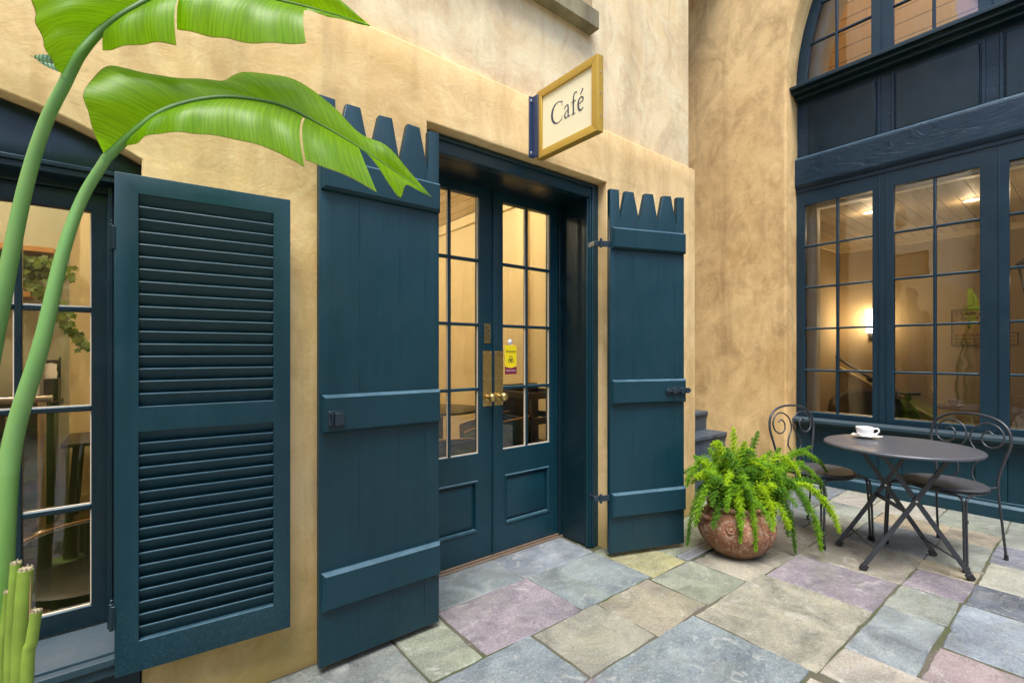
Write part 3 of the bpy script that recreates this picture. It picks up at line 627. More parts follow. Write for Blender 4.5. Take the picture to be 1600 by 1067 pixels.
for (x, y, lb) in ((.3, 3.5, 'recessed ceiling light between window and doors inside the cafe'), (2.0, 3.3, 'recessed ceiling light just inside the cafe doors'), (-1.0, 4.3, 'recessed ceiling light above the service counter'), (1.6, 4.6, 'recessed ceiling light at the back of the cafe')):
    d = root('ceiling_light', lb, 'ceiling light', (x, y, 2.745), 0, 'ceiling lights in the cafe')
    MB().lathe([(.045, 0), (.062, 0), (.064, -.006), (.045, -.004)], (x, y, 2.749), 24).build('trim', 'white_paint', d); MB().lathe([(0, 0), (.045, 0)], (x, y, 2.7475), 20).build('bulb', 'lamp_glow', d)
    lamp('bulb_light', (x, y, 2.66), 8, (1, .85, .60), .05, d)
# ------------------------------------------------------------------ stair building (its glazed front is the plane x = 5.15)
stb = root('stair_building', 'dark ochre plastered building with a tall arched teal window wall', 'building', (5.15, -.5, 0))
YC, RA, ZS = -.5, 2.43, 3.84
def archloop(r, z0, n=40, zs=ZS): return [(YC - r, z0)] + [(YC + r, z0)] + [(YC + r * math.cos(math.pi * i / n), zs + r * math.sin(math.pi * i / n)) for i in range(n + 1)]
outer = [(-6.5, -.05), (YC - RA, -.05)] + [(YC - RA * math.cos(math.pi * i / 60), ZS + RA * math.sin(math.pi * i / 60)) for i in range(61)] + [(YC + RA, -.05), (7.0, -.05), (7.0, 8.6), (-6.5, 8.6)]
link('wall', plate([jag(outer, .002, .10, rnd)], 4.91, 5.30, 'x', bevel=.022), 'plaster_stair', stb, smooth=40)
XF = 5.15
PLD = 'paint_sky_tinted'
# lower panelling, sill, framing
m = MB(); m.box(5.135, 5.22, -2.925, 1.925, -.02, .125); m.box(5.142, 5.22, -2.925, 1.925, .525, .575); m.box(5.118, 5.135, -2.925, 1.925, -.02, .085)
m.add([(5.118, -2.925, .085), (5.118, 1.925, .085), (5.135, 1.925, .105), (5.135, -2.925, .105)], [(0, 1, 2, 3)])
PN = [(1.80, 1.26), (1.10, .645), (.47, -.09), (-.24, -.78), (-.93, -1.47), (-1.63, -2.17), (-2.32, -2.86)]
ed = [1.925] + [y for p in PN for y in p] + [-2.925]
for i in range(0, len(ed), 2): m.box(5.142, 5.22, ed[i + 1], ed[i], .125, .525)
m.build('base_board', 'paint_teal', stb, bevel=.005)
for a, b in PN: B(5.158, 5.2, b + .0005, a - .0005, .126, .524).build('base_panel', 'paint_teal', stb, bevel=.003)
m = MB(); m.box(5.055, 5.30, -2.927, 1.945, .585, .612); m.box(5.10, 5.30, -2.926, 1.926, .560, .585)
m.add([(5.055, -2.927, .612), (5.055, 1.945, .612), (5.15, 1.926, .628), (5.15, -2.927, .628)], [(0, 1, 2, 3)])
m.build('window_sill', 'paint_sill', stb, bevel=.004)
# lower row of windows
GL = [(1.854, 1.307), (1.156, .619), (.46, -.08), (-.23, -.77), (-.92, -1.46), (-1.62, -2.156), (-2.307, -2.854)]
zb, zt = .680, 2.702
link('window_frame', plate([rect(-2.926, 1.926, .626, 2.862)] + [rect(b, a, zb, zt) for a, b in GL], 5.152, 5.21, 'x', bevel=.002), 'paint_sky_tinted', stb)
m = MB()
for y in (1.231, .539, -.155, -.845, -1.54, -2.23):
    m.box(5.146, 5.1518, y - .028, y - .022, .63, 2.86); m.box(5.146, 5.1518, y + .022, y + .028, .63, 2.86) if y != .539 else None
m.box(5.143, 5.1518, -2.92, 1.92, 2.835, 2.868)
m.build('bead', 'paint_sky_tinted', stb, bevel=.0015)
def panes(a, b, z0, z1, rows, nm='sash'):
    mx = (a + b) / 2; e = MB(); e.box(5.160, 5.195, mx - .010, mx + .010, z0, z1)
    for k in range(1, rows):
        z = z0 + (z1 - z0) * k / rows; e.box(5.160, 5.195, b, mx - .010, z - .009, z + .009); e.box(5.160, 5.195, mx + .010, a, z - .009, z + .009)
    s_ = e.build(nm, 'paint_sky_tinted', stb, bevel=.004)
    MB().add([(5.180, a, z0), (5.180, b, z0), (5.180, b, z1), (5.180, a, z1)], [(0, 1, 2, 3)]).build('glass', 'window_glass', s_, smooth=0)
    return s_
for a, b in GL: panes(a, b, zb, zt, 5)
# rough beam, panels, upper ledge
bm_ = MB(); ny, nz = 150, 14
for i in range(ny + 1):
    for j in range(nz + 1):
        y = -2.925 + 4.85 * i / ny; z = 2.872 + .305 * j / nz
        r_ = .0016 * math.sin(y * 9 + z * 5) + .0010 * math.sin(y * 31 + z * 37) + rnd.uniform(-.0006, .0006)
        e = min(1, min(j, nz - j) / 1.0); bm_.v.append((5.135 - .022 * e + r_ * e, y, z))
for i in range(ny):
    for j in range(nz): a = i * (nz + 1) + j; bm_.f.append((a, a + 1, a + nz + 2, a + nz + 1))
bm_.box(5.14, 5.25, -2.925, 1.925, 2.869, 3.18)
bm_.build('beam', 'paint_beam', stb, smooth=60)
B(5.175, 5.26, -2.926, 1.926, 3.181, 3.80).build('frieze', 'paint_beam', stb, smooth=0)
UP = [(1.815, 1.283), (1.143, .622), (.48, -.09), (-.24, -.78), (-.93, -1.47), (-1.63, -2.17), (-2.32, -2.86)]
for a, b in UP:
    B(5.152, 5.1745, b, a, 3.185, 3.67).build('frieze_panel', 'paint_dark_shaded', stb, bevel=.006)
m = MB()
for y in (1.262, 1.165, .60, .502, -.11, -.22): m.box(5.164, 5.1745, y - .012, y + .012, 3.185, 3.70)
islands(m, 'frieze_strip', 'paint_beam', stb, bevel=.003)
m = MB(); m.box(4.985, 5.25, -2.926, 1.926, 3.802, 3.832); m.box(4.985, 5.06, 1.926, 1.955, 3.802, 3.832) ; m.box(5.03, 5.25, -2.925, 1.925, 3.77, 3.802); m.box(4.86, 4.985, -2.95, 1.955, 3.802, 3.832) if False else None
m.box(5.09, 5.25, -2.924, 1.924, 3.735, 3.77); m.build('ledge', 'paint_dark_shaded', stb, bevel=.004)
# upper arched window
r_in = 2.345
link('arch_frame', plate([archloop(2.428, 3.833), archloop(r_in, 3.918)], 5.145, 5.21, 'x', bevel=.002), 'paint_sky_tinted', stb)
def half(z, r=r_in): return math.sqrt(max(0, r * r - max(0, z - ZS) ** 2))
m = MB()
for y, w2 in ((1.238, .078), (.545, .084), (-.155, .08), (-.845, .08), (-1.545, .08), (-2.238, .078)):
    zt_ = ZS + math.sqrt(max(.01, r_in ** 2 - (abs(y - YC) + w2 / 1) ** 2)) + .01
    m.box(5.152, 5.205, y - w2, y + w2, 3.918, zt_); m.box(5.146, 5.152, y - .006, y + .006, 3.918, zt_)
islands(m, 'mullion', 'paint_sky_tinted', stb, bevel=.003)
m = MB()
zs_ = [4.27 + .352 * k for k in range(6)]
for z in zs_:
    h = half(z)
    if h > .1: m.box(5.164, 5.192, YC - h - .005, YC + h + .005, z - .009, z + .009)
for y in (1.588, .893, .19, -.5, -1.19, -1.888, -2.58):
    m.box(5.160, 5.196, y - .010, y + .010, 3.918, ZS + math.sqrt(max(.01, r_in ** 2 - (y - YC) ** 2)) + .005)
up = m.build('muntin', 'paint_sky_tinted', stb, bevel=.004)
al = archloop(r_in + .01, 3.91); MB().add([(5.181, y, z) for y, z in al], [tuple(range(len(al)))]).build('glass', 'window_glass', up, smooth=0)
# white inner reveals
link('inner_reveal', plate([rect(-3.2, 2.2, .3, 2.86), rect(YC - 2.335, YC + 2.335, .66, 2.72)], 5.315, 5.50, 'x'), 'white_paint', stb, smooth=0)
link('inner_reveal', plate([[(-3.2, 3.60), (2.2, 3.60), (2.2, 6.6), (-3.2, 6.6)], archloop(2.30, 3.86)], 5.315, 5.55, 'x'), 'white_paint', stb, smooth=0)
# lower stair hall
m = MB(); m.box(8.2, 8.3, -3.3, 2.6, 0, 2.8); m.box(5.31, 8.2, 2.5, 2.6, 0, 2.8); m.box(5.31, 8.2, -3.3, -3.2, 0, 2.8)
m.build('room_wall', 'room_tan', stb, smooth=0)
B(5.31, 8.3, -3.3, 2.6, 2.8, 2.9).build('ceiling', 'ceiling_boards', stb, smooth=0)
B(5.31, 8.3, -3.3, 2.6, -.02, .004).build('room_floor', 'pebble_floor', stb, smooth=0)
m = MB(); m.box(8.17, 8.199, -3.2, 2.5, .0, .14); m.bar((8.18, 2.5, 1.06), (8.18, .95, .14), .12, .02, (1, 0, 0)); m.build('skirting', 'room_cream', stb, bevel=.004)
m = MB(); m.box(8.175, 8.2, -3.2, 2.5, 2.73, 2.80); m.box(5.5, 8.175, 2.475, 2.5, 2.73, 2.80); islands(m, 'cornice', 'room_cream', stb, smooth=0)
# upper boarded room
m = MB(); m.box(7.4, 7.5, -3.3, 2.6, 3.5, 6.7); m.box(5.56, 7.4, 2.5, 2.6, 3.5, 6.7); m.box(5.56, 7.4, -3.3, -3.2, 3.5, 6.7); m.build('boarded_wall', 'wall_boards', stb, smooth=0)
B(5.31, 7.5, -3.3, 2.6, 3.45, 3.5).build('room_floor', 'pebble_floor', stb, smooth=0); B(5.31, 7.5, -3.3, 2.6, 6.7, 6.8).build('ceiling', 'ceiling_boards', stb, smooth=0)
B(5.31, 8.4, -6, 7, 8.3, 8.5).build('roof', 'white_paint', stb, smooth=0)
m = MB(); m.bar((7.2, 1.10, 5.6), (7.2, .35, 4.05), .17, .05, (1, 0, 0)); m.bar((7.2, 1.0, 6.6), (7.2, .0, 4.75), .07, .05, (1, 0, 0))
m.build('stair_string', 'wall_rail', stb, bevel=.004)
m = MB()
for k in range(14):
    y = .98 - .058 * k; m.box(7.19, 7.21, y - .008, y + .008, 5.45 - .12 * k, 6.5 - .107 * k)
islands(m, 'baluster', 'wall_rail', stb, smooth=0)
# overhead slab that closes the passage over the outdoor stair
B(3.37, 4.90, 2.4, 7, 5.45, 5.6).build('passage_soffit', 'plaster_stair', cafe, smooth=0)
B(3.37, 4.90, 5.9, 6.0, 0, 5.45).build('passage_wall', 'plaster_stair', cafe, smooth=0)
# outdoor stair
st = root('stone_staircase', 'dark slate steps climbing between the cafe corner and the ochre wall', 'stairs', (4.15, 2.32, 0))
for k in range(9):
    y0 = 2.315 + .212 * k; zt_ = .2 * (k + 1) + .02
    s_ = B(3.42, 4.905, y0, 2.32 + .212 * (k + 1) + .01, -.02 if k == 0 else zt_ - .2, zt_ - .042).build('step', 'slate_step', st, bevel=.003)
    n = MB(); n.box(3.42, 4.905, y0 - .022, 2.32 + .212 * (k + 1) + .01, zt_ - .040, zt_); n.box(3.42, 4.905, y0 - .012, y0 + .01, zt_ - .056, zt_ - .040); n.build('tread', 'slate_step', s_, bevel=.009, seg=3)

# buildings across the courtyard, unseen but for reflections and bounce, raised to cut low skylight
fb = root('courtyard_building', 'unseen pale plastered building across the courtyard, raised to block low sky', 'building', (-5.6, -2, 0))
link('wall', plate([[(-6.6, -.05), (7, -.05), (7, 7.0), (-6.6, 7.0)], rect(-3.6, -2.6, 1, 2.6), rect(-1.2, -.2, 1, 2.6), rect(-3.6, -2.6, 3.4, 4.8), rect(-1.2, -.2, 3.4, 4.8)], -5.9, -5.6, 'x'), 'plaster_far', fb, smooth=0)
for y in (-3.6, -1.2):
    for z0, z1 in ((1, 2.6), (3.4, 4.8)):
        wd = MB(); wd.box(-5.80, -5.76, y, y + 1, z0, z1); wd.build('window', 'room_tan', fb, smooth=0)
        m = MB(); m.box(-5.75, -5.72, y, y + .06, z0, z1); m.box(-5.75, -5.72, y + .94, y + 1, z0, z1); m.box(-5.75, -5.72, y + .47, y + .53, z0, z1)
        for q in (z0, (z0 + z1) / 2, z1 - .06): m.box(-5.75, -5.72, y + .06, y + .47, q, q + .06); m.box(-5.75, -5.72, y + .53, y + .94, q, q + .06)
        m.build('window_frame', 'paint_teal', fb, smooth=0)
gw = root('garden_wall', 'unseen plastered garden wall closing the courtyard behind the camera, raised to block low sky', 'wall', (0, -6.6, 0))
link('wall', plate([[(-5.6, -.05), (4.9, -.05), (4.9, 5.6), (-5.6, 5.6)]], -6.9, -6.6), 'plaster_far', gw, smooth=0)
B(-5.6, 4.9, -6.95, -6.55, 5.6, 5.7).build('coping', 'stone_sill', gw, bevel=.01)
# ------------------------------------------------------------------ cafe sign
sg = root('cafe_sign', 'gold framed projecting sign lettered Café in dark blue', 'sign', (1.76, 1.97, 2.507))
x0, x1, ya, yb, za, zb_ = 1.739, 1.781, 1.525, 1.967, 2.322, 2.692
fwid = .040
for nm, pts in (('t', [(ya, zb_), (yb, zb_), (yb - fwid, zb_ - fwid), (ya + fwid, zb_ - fwid)]), ('b', [(ya, za), (yb, za), (yb - fwid, za + fwid), (ya + fwid, za + fwid)]),
                ('l', [(yb, za), (yb, zb_), (yb - fwid, zb_ - fwid), (yb - fwid, za + fwid)]), ('r', [(ya, za), (ya, zb_), (ya + fwid, zb_ - fwid), (ya + fwid, za + fwid)])):
    c_ = Vector((sum(p[0] for p in pts) / 4, sum(p[1] for p in pts) / 4)); pts = [tuple(Vector(p) + (c_ - Vector(p)).normalized() * .0004) for p in pts]
    link('frame', plate([pts], x0, x1, 'x', bevel=.0015), 'gilt', sg)
B(x0 + .010, x1 - .008, ya + fwid - .003, yb - fwid + .003, za + fwid - .003, zb_ - fwid + .003).build('face', 'sign_cream', sg, smooth=0)
m = MB()
for z in (2.40, 2.507, 2.61): m.obox((1.760, ya - .0008, z), (.004, 0, 0), (0, .001, 0), (0, 0, .004))
islands(m, 'screw', 'rivet', sg)
br = MB(); br.box(1.708, 1.739, 1.992, 1.999, 2.335, 2.675); br.box(1.730, 1.738, 1.95, 1.992, 2.335, 2.675); br.build('bracket', 'bracket_blue', sg, bevel=.0015)
m = MB()
for z in (2.36, 2.65): m.obox((1.720, 1.990, z), (.005, 0, 0), (0, .003, 0), (0, 0, .007))
islands(m, 'bolt', 'rivet', sg, bevel=.002)
glyphs = []
def st_(pts, n=10): glyphs.append((pts, n))
th = [R(48 + (312 - 48) * i / 24) for i in range(25)]
st_([(.47 + .43 * math.cos(a), .5 + .51 * math.sin(a), .035 + .105 * max(0, -math.cos(a)) ** 1.1) for a in th], 2)
st_([(.765, 1.0, .020), (.762, .86, .030), (.752, .70, .016)], 4)
st_([(.745, .17, .030), (.790, .21, .012)], 4)
o = .90
st_([(o + .05, .47, .055), (o + .055, .545, .050), (o + .15, .615, .030), (o + .245, .59, .060), (o + .275, .47, .080), (o + .275, .25, .080), (o + .275, .09, .075), (o + .33, .015, .040), (o + .41, .06, .012)], 6)
st_([(o + .27, .37, .022), (o + .12, .30, .035), (o + .045, .17, .075), (o + .075, .045, .065), (o + .16, .01, .035), (o + .27, .10, .022)], 6)
o = 1.37
st_([(o + .15, .01, .080), (o + .15, .40, .082), (o + .152, .72, .075), (o + .20, .93, .055), (o + .29, .995, .045), (o + .375, .955, .070)], 6)
st_([(o + .02, .59, .022), (o + .15, .603, .030), (o + .32, .605, .030)], 4); st_([(o + .04, .012, .022), (o + .15, .016, .034), (o + .28, .012, .022)], 4)
o = 1.78
st_([(o + .07, .345, .022), (o + .22, .375, .026), (o + .37, .41, .022)], 4)
st_([(o + .375, .40, .030), (o + .36, .53, .065), (o + .25, .625, .035), (o + .11, .54, .055), (o + .055, .33, .090), (o + .10, .11, .085), (o + .23, .01, .055), (o + .39, .09, .014)], 6)
st_([(o + .20, .735, .018), (o + .28, .85, .040), (o + .355, .965, .070)], 4)
SC = .107; lt = MB(); lx = x0 + .0096
for gi, (pts, n) in enumerate(glyphs):
    P = catmull(pts, n); k = len(lt.v); dd = .0006 + .00012 * gi
    L = []
    for i, p in enumerate(P):
        a = P[max(0, i - 1)]; b = P[min(len(P) - 1, i + 1)]; t_ = Vector((b.x - a.x, b.y - a.y)).normalized(); nn = Vector((-t_.y, t_.x)) * (p.z / 2)
        L.append((Vector((p.x, p.y)) + nn, Vector((p.x, p.y)) - nn))
    vs_ = []
    for q in (lx, lx - dd):
        for a, b in L:
            for c_ in (a, b): vs_.append((q, 1.858 - c_.x * SC, 2.468 + c_.y * SC))
    N = len(L); fs_ = []
    for i in range(N - 1):
        a = 2 * i; fs_.append((2 * N + a, 2 * N + a + 1, 2 * N + a + 3, 2 * N + a + 2)); fs_.append((a, a + 2, 2 * N + a + 2, 2 * N + a)); fs_.append((a + 1, 2 * N + a + 1, 2 * N + a + 3, a + 3))
    fs_ += [(0, 2 * N, 2 * N + 1, 1), (2 * N - 2, 2 * N - 1, 4 * N - 1, 4 * N - 2)]
    lt.add(vs_, fs_)
lt.build('lettering', 'sign_ink', sg, smooth=0)

# ------------------------------------------------------------------ welcome card on the right door
wc = root('welcome_card', 'yellow and maroon Welcome card hanging inside the right door pane', 'sign', (1.862, 2.352, 1.11))
x0, x1 = 1.815, 1.909
wy = YD + .0135
B(x0, x1, wy, wy + .001, 1.118, 1.30).build('card', 'card_yellow', wc, smooth=0)
lo = [(x0, 1.118), (x1, 1.118), (x1, 1.168)] + [(x1 - (x1 - x0) * i / 10, 1.168 - .010 * math.sin(math.pi * i / 10)) for i in range(1, 11)]
link('lower_band', plate([lo], wy - .0004, wy - .0001), 'card_maroon', wc, smooth=0)
text('lettering', 'Welcome', .025, (1.862, wy - .0009, 1.262), (1, 0, 0), (0, 0, 1), 'ink', wc, .0002, .82); text('lettering', 'Please Come In', .0155, (1.862, wy - .0012, 1.142), (1, 0, 0), (0, 0, 1), 'card_white', wc, .0002, .76)
m = MB()
for (cx, cz, r) in ((1.851, 1.203, .010), (1.873, 1.203, .010), (1.862, 1.222, .011), (1.862, 1.207, .006)):
    m.tube([(cx + r * math.cos(2 * math.pi * i / 14), wy - .0012, cz + r * math.sin(2 * math.pi * i / 14)) for i in range(14)], .0017, 6, closed=True)
m.build('emblem', 'ink', wc, smooth=60)
m = MB().lathe([(0, 0), (.018, 0), (.012, .004), (.005, .006), (.004, .010), (0, .011)], n=20); m.mat(Matrix.Translation((1.862, YD + .020, 1.322)) @ Matrix.Rotation(R(90), 4, 'X')); m.tube([(1.862, wy + .0005, 1.315), (1.862, wy + .0005, 1.296)], .001, 6)
m.build('suction_cup', 'porcelain', wc, smooth=60)

# ------------------------------------------------------------------ bistro table and chairs
tb = root('bistro_table', 'round charcoal folding bistro table holding a white coffee cup', 'table', (3.60, .78, 0))
TZ = .70; c0 = Vector((3.602, .782, 0))
MB().lathe([(0, TZ), (.362, TZ), (.374, TZ - .001), (.379, TZ - .006), (.380, TZ - .012), (.376, TZ - .018), (.368, TZ - .019), (.366, TZ - .012), (.355, TZ - .006), (0, TZ - .006)], c0, 96).build('tabletop', 'table_metal', tb, smooth=50)
feet = dict(A=Vector((3.567, 1.089, 0)), B=Vector((3.284, .885, 0)), C=Vector((3.865, .666, 0)), D=Vector((3.599, .458, 0)))
tops = {}
for a, b in (('A', 'C'), ('C', 'A'), ('B', 'D'), ('D', 'B')):
    mid = (feet[a] + feet[b]) / 2; tops[a] = feet[a] + (mid - feet[a]) * 1.615; tops[a].z = .678
side = (feet['A'] - feet['B']).normalized()
for k in 'ABCD':
    s_ = .0045 if k in 'AB' else -.0045
    sh = side * (s_ if k in 'AC' else -s_)
    l = MB().bar(feet[k] + sh + Vector((0, 0, .012)), tops[k] + sh, .026, .007, side.cross(Vector((0, 0, 1)))).build('leg', 'dark_metal', tb, bevel=.002)
    d = (tops[k] - feet[k]).normalized(); c_ = feet[k] + sh
    f = MB(); f.obox(c_ + d * .020 + Vector((0, 0, .002)), d * .019, side * .010, d.cross(side) * .018); f.build('foot_cap', 'rubber', l, bevel=.004)
def lerp(k, f): return feet[k] + (tops[k] - feet[k]) * f
m = MB(); m.tube([lerp('A', .18), lerp('B', .18)], .006, 8); m.tube([lerp('C', .16), lerp('D', .16)], .005, 8)
m.bar(lerp('A', .52), lerp('B', .52), .024, .006, (0, 0, 1)); m.bar(lerp('A', .965), lerp('B', .965), .024, .006, (0, 0, 1)); m.bar(lerp('C', .97), lerp('D', .97), .024, .006, (0, 0, 1))
islands(m, 'crossbar', 'dark_metal', tb, smooth=50)
m = MB()
for a, b in (('A', 'C'), ('B', 'D')):
    c_ = (lerp(a, .617) + lerp(b, .617)) / 2; m.tube([c_ - side * .010, c_ + side * .010], .006, 12)
islands(m, 'rivet', 'rivet', tb)
m = MB(); ax = (feet['C'] - feet['A']); ax.z = 0; ax.normalize()
m.bar(c0 + side * .13 - ax * .22 + Vector((0, 0, TZ - .014)), c0 + side * .13 + ax * .22 + Vector((0, 0, TZ - .014)), .012, .02); m.bar(c0 - side * .13 - ax * .22 + Vector((0, 0, TZ - .014)), c0 - side * .13 + ax * .22 + Vector((0, 0, TZ - .014)), .012, .02)
islands(m, 'slide_rail', 'dark_metal', tb, smooth=0)

def bistro_chair(label, loc, rz):
    ch = root('bistro_chair', label, 'chair', loc, rz, 'scroll backed bistro chairs at the table', False)
    def rr(a, r=.205): return Vector((r * math.cos(a) * 1.0, r * .98 * math.sin(a), 0)) * (1 + .03 * math.cos(2 * a) ** 2)
    ring = [rr(2 * math.pi * i / 48) for i in range(48)]
    prof = [(.0, .452), (.55, .4515), (.86, .4535), (.955, .452), (.99, .447), (1.0, .441), (.985, .436), (.95, .436), (0, .438)]
    vs_ = []; fs_ = []; mm = len(prof)
    for j, p in enumerate(ring): vs_ += [(p.x * q, p.y * q, z) for q, z in prof]
    for j in range(48):
        for i in range(mm - 1): a = j * mm + i; b = ((j + 1) % 48) * mm + i; fs_.append((a, b, b + 1, a + 1))
    MB().add(vs_, fs_).build('seat', 'seat_metal', ch, smooth=50)
    m = MB(); m.tube([p * .93 + Vector((0, 0, .428)) for p in ring], .0075, 8, closed=True); m.build('seat_frame', 'dark_metal', ch, smooth=60)
    for s_ in (-1, 1):
        m = MB()
        m.tube(catmull([(s_ * .218, -.200, .012), (s_ * .212, -.196, .22), (s_ * .205, -.190, .375), (s_ * .188, -.178, .414), (s_ * .14, -.165, .424), (s_ * .03, -.178, .424)], 8), .0068, 10)
        m.tube(catmull([(s_ * .219, -.180, .012), (s_ * .213, -.176, .22), (s_ * .207, -.168, .375), (s_ * .203, -.148, .412), (s_ * .194, -.10, .422), (s_ * .178, .09, .424)], 8), .0068, 10)
        m.tube([(s_ * .213, -.181, .28), (s_ * .213, -.181, .296)], .0125, 10)
        l = m.build('front_leg', 'dark_metal', ch, smooth=60); f = MB()
        f.tube([(s_ * .218, -.200, 0), (s_ * .218, -.200, .030)], .0105, 10); f.tube([(s_ * .219, -.177, 0), (s_ * .219, -.177, .030)], .0105, 10); f.build('foot_cap', 'rubber', l)
        m = MB(); m.tube(catmull([(s_ * .178, .245, .012), (s_ * .172, .222, .20), (s_ * .165, .205, .36), (s_ * .162, .200, .44)], 8), .0068, 10); m.tube([(s_ * .162, .20, .436), (s_ * .135, .13, .430)], .006, 8)
        l = m.build('rear_leg', 'dark_metal', ch, smooth=60); MB().tube([(s_ * .178, .246, 0), (s_ * .178, .244, .030)], .0105, 10).build('foot_cap', 'rubber', l)
    half_ = [(.162, .200, .441), (.164, .203, .50), (.186, .214, .60), (.209, .226, .70), (.196, .236, .78), (.150, .243, .832), (.080, .247, .858)]
    hp = [Vector(p) for p in half_] + [Vector((0, .248, .865))] + [Vector((-p[0], p[1], p[2])) for p in reversed(half_)]
    MB().tube(catmull(hp, 8), .0080, 12).build('back_hoop', 'dark_metal', ch, smooth=60)
    for s_ in (-1, 1):
        sp = [(.055, .452), (.036, .495), (.044, .545), (.062, .585), (.045, .640), (.016, .685), (.010, .730), (.030, .782), (.085, .815), (.145, .798), (.178, .745), (.165, .690), (.118, .668), (.078, .692), (.072, .740), (.100, .766), (.126, .748)]
        MB().tube(catmull([(s_ * x, .185 + (z - .45) * .145, z) for x, z in sp], 6), .0052, 8).build('scroll', 'dark_metal', ch, smooth=60)
    return ch
bistro_chair('left bistro chair behind the fern, scroll back against the ochre wall', (3.71, 1.235, 0), math.atan2(-.35, .937))
bistro_chair('right bistro chair tucked under the table beside the teal window wall', (3.962, .636, 0), math.atan2(-.931, -.364))

# ------------------------------------------------------------------ cup, saucer, spoon
cc = Vector((3.725, .985, TZ))
sa = root('saucer', 'white porcelain saucer under the coffee cup', 'saucer', cc)
MB().lathe([(0, .004), (.022, .003), (.030, .001), (.034, .0005), (.036, .004), (.055, .009), (.070, .016), (.0735, .0185), (.072, .0195), (.054, .0125), (.034, .0085), (.028, .0075), (0, .0075)], cc, 56).build('dish', 'porcelain', sa, smooth=60)
cu_ = root('coffee_cup', 'white cup of milky coffee standing on its saucer', 'cup', cc + Vector((0, 0, .0076)))
c1 = cc + Vector((0, 0, .0076))
MB().lathe([(0, .003), (.024, .002), (.026, 0), (.028, .001), (.030, .006), (.040, .018), (.0465, .034), (.0495, .052), (.050, .062), (.0488, .0635), (.0472, .062), (.046, .052), (.042, .034), (.034, .016), (.02, .008), (0, .007)], c1, 56).build('bowl', 'porcelain', cu_, smooth=60)
MB().lathe([(0, .0565), (.0466, .0560)], c1, 40).build('coffee', 'coffee', cu_)
hd_ = (RT * .92 - FW * .38).normalized()
MB().tube(catmull([c1 + hd_ * a + Vector((0, 0, z)) for a, z in ((.046, .050), (.058, .056), (.070, .054), (.076, .042), (.070, .028), (.056, .020), (.041, .020))], 6), .0046, 10).build('handle', 'porcelain', cu_, smooth=60)
sp_ = root('teaspoon', 'small steel teaspoon resting on the saucer beside the cup', 'spoon', cc + Vector((0, 0, .018)))
d = (RT * .9 - FW * .45).normalized(); n_ = Vector((0, 0, 1)).cross(d)
c_ = cc - FW * .058 - RT * .035
m = MB(); m.tube([c_ + Vector((0, 0, .0175)), c_ + d * .04 + Vector((0, 0, .0200)), c_ + d * .085 + Vector((0, 0, .0225))], [.0016, .0018, .0026], 8)
bo = MB().lathe([(0, -.003), (.008, -.0015), (.011, .001), (.0105, .0015), (0, -.0015)], n=20); bo.mat(Matrix.Translation(c_ - d * .012 + Vector((0, 0, .018))) @ Matrix.Rotation(math.atan2(d.y, d.x), 4, 'Z') @ Matrix.Diagonal((1.5, 1, 1, 1)))
m.build('handle', 'steel', sp_, smooth=60); bo.build('spoon_bowl', 'steel', sp_, smooth=60)

# ------------------------------------------------------------------ pot and fern
PC = Vector((2.955, 1.455, 0))
pt_ = root('terracotta_pot', 'round weathered terracotta pot holding the fern', 'plant pot', PC)
MB().lathe([(0, 0), (.105, 0), (.120, .006), (.165, .045), (.205, .095), (.226, .145), (.230, .185), (.216, .228), (.182, .262), (.158, .276), (.156, .286), (.168, .296), (.174, .308), (.168, .318), (.150, .316), (.140, .300), (.138, .27), (.14, .262), (0, .262)], PC, 72, .012).build('body', 'terracotta', pt_, smooth=60)
for a in (R(-160), R(-100), R(20)):
    q = PC + Vector((math.cos(a) * .213, math.sin(a) * .213, .208)); out = Vector((math.cos(a), math.sin(a), .35)).normalized()
    m = MB().lathe([(0, .016), (.008, .017), (.012, .011), (.016, .008), (.022, .014), (.028, .012), (.031, .0), (.031, -.02)], n=24); m.mat(Matrix.Translation(q) @ out.to_track_quat('Z', 'Y').to_matrix().to_4x4())
    m.build('boss', 'terracotta', pt_, smooth=60)
for a in (R(150), R(-35)):
    q = PC + Vector((math.cos(a), math.sin(a), 0)) * .188; tg = Vector((-math.sin(a), math.cos(a), 0)); ou = Vector((math.cos(a), math.sin(a), 0))
    MB().tube(catmull([q + ou * x + tg * y + Vector((0, 0, z)) for x, y, z in ((-.01, -.05, .225), (.035, -.045, .25), (.055, 0, .258), (.035, .045, .25), (-.01, .05, .225))], 6), .013, 10).build('handle', 'terracotta', pt_, smooth=60)
MB().lathe([(0, .268), (.137, .264)], PC, 24).build('soil', 'soil', pt_)
fe = root('asparagus_fern', 'bright green plume fern spilling over the terracotta pot', 'fern', PC + Vector((0, 0, .27)))
fr_r = random.Random(12)
mbs = {'fern_leaf': MB(), 'fern_bright': MB(), 'fern_dark': MB(), 'stem': MB()}
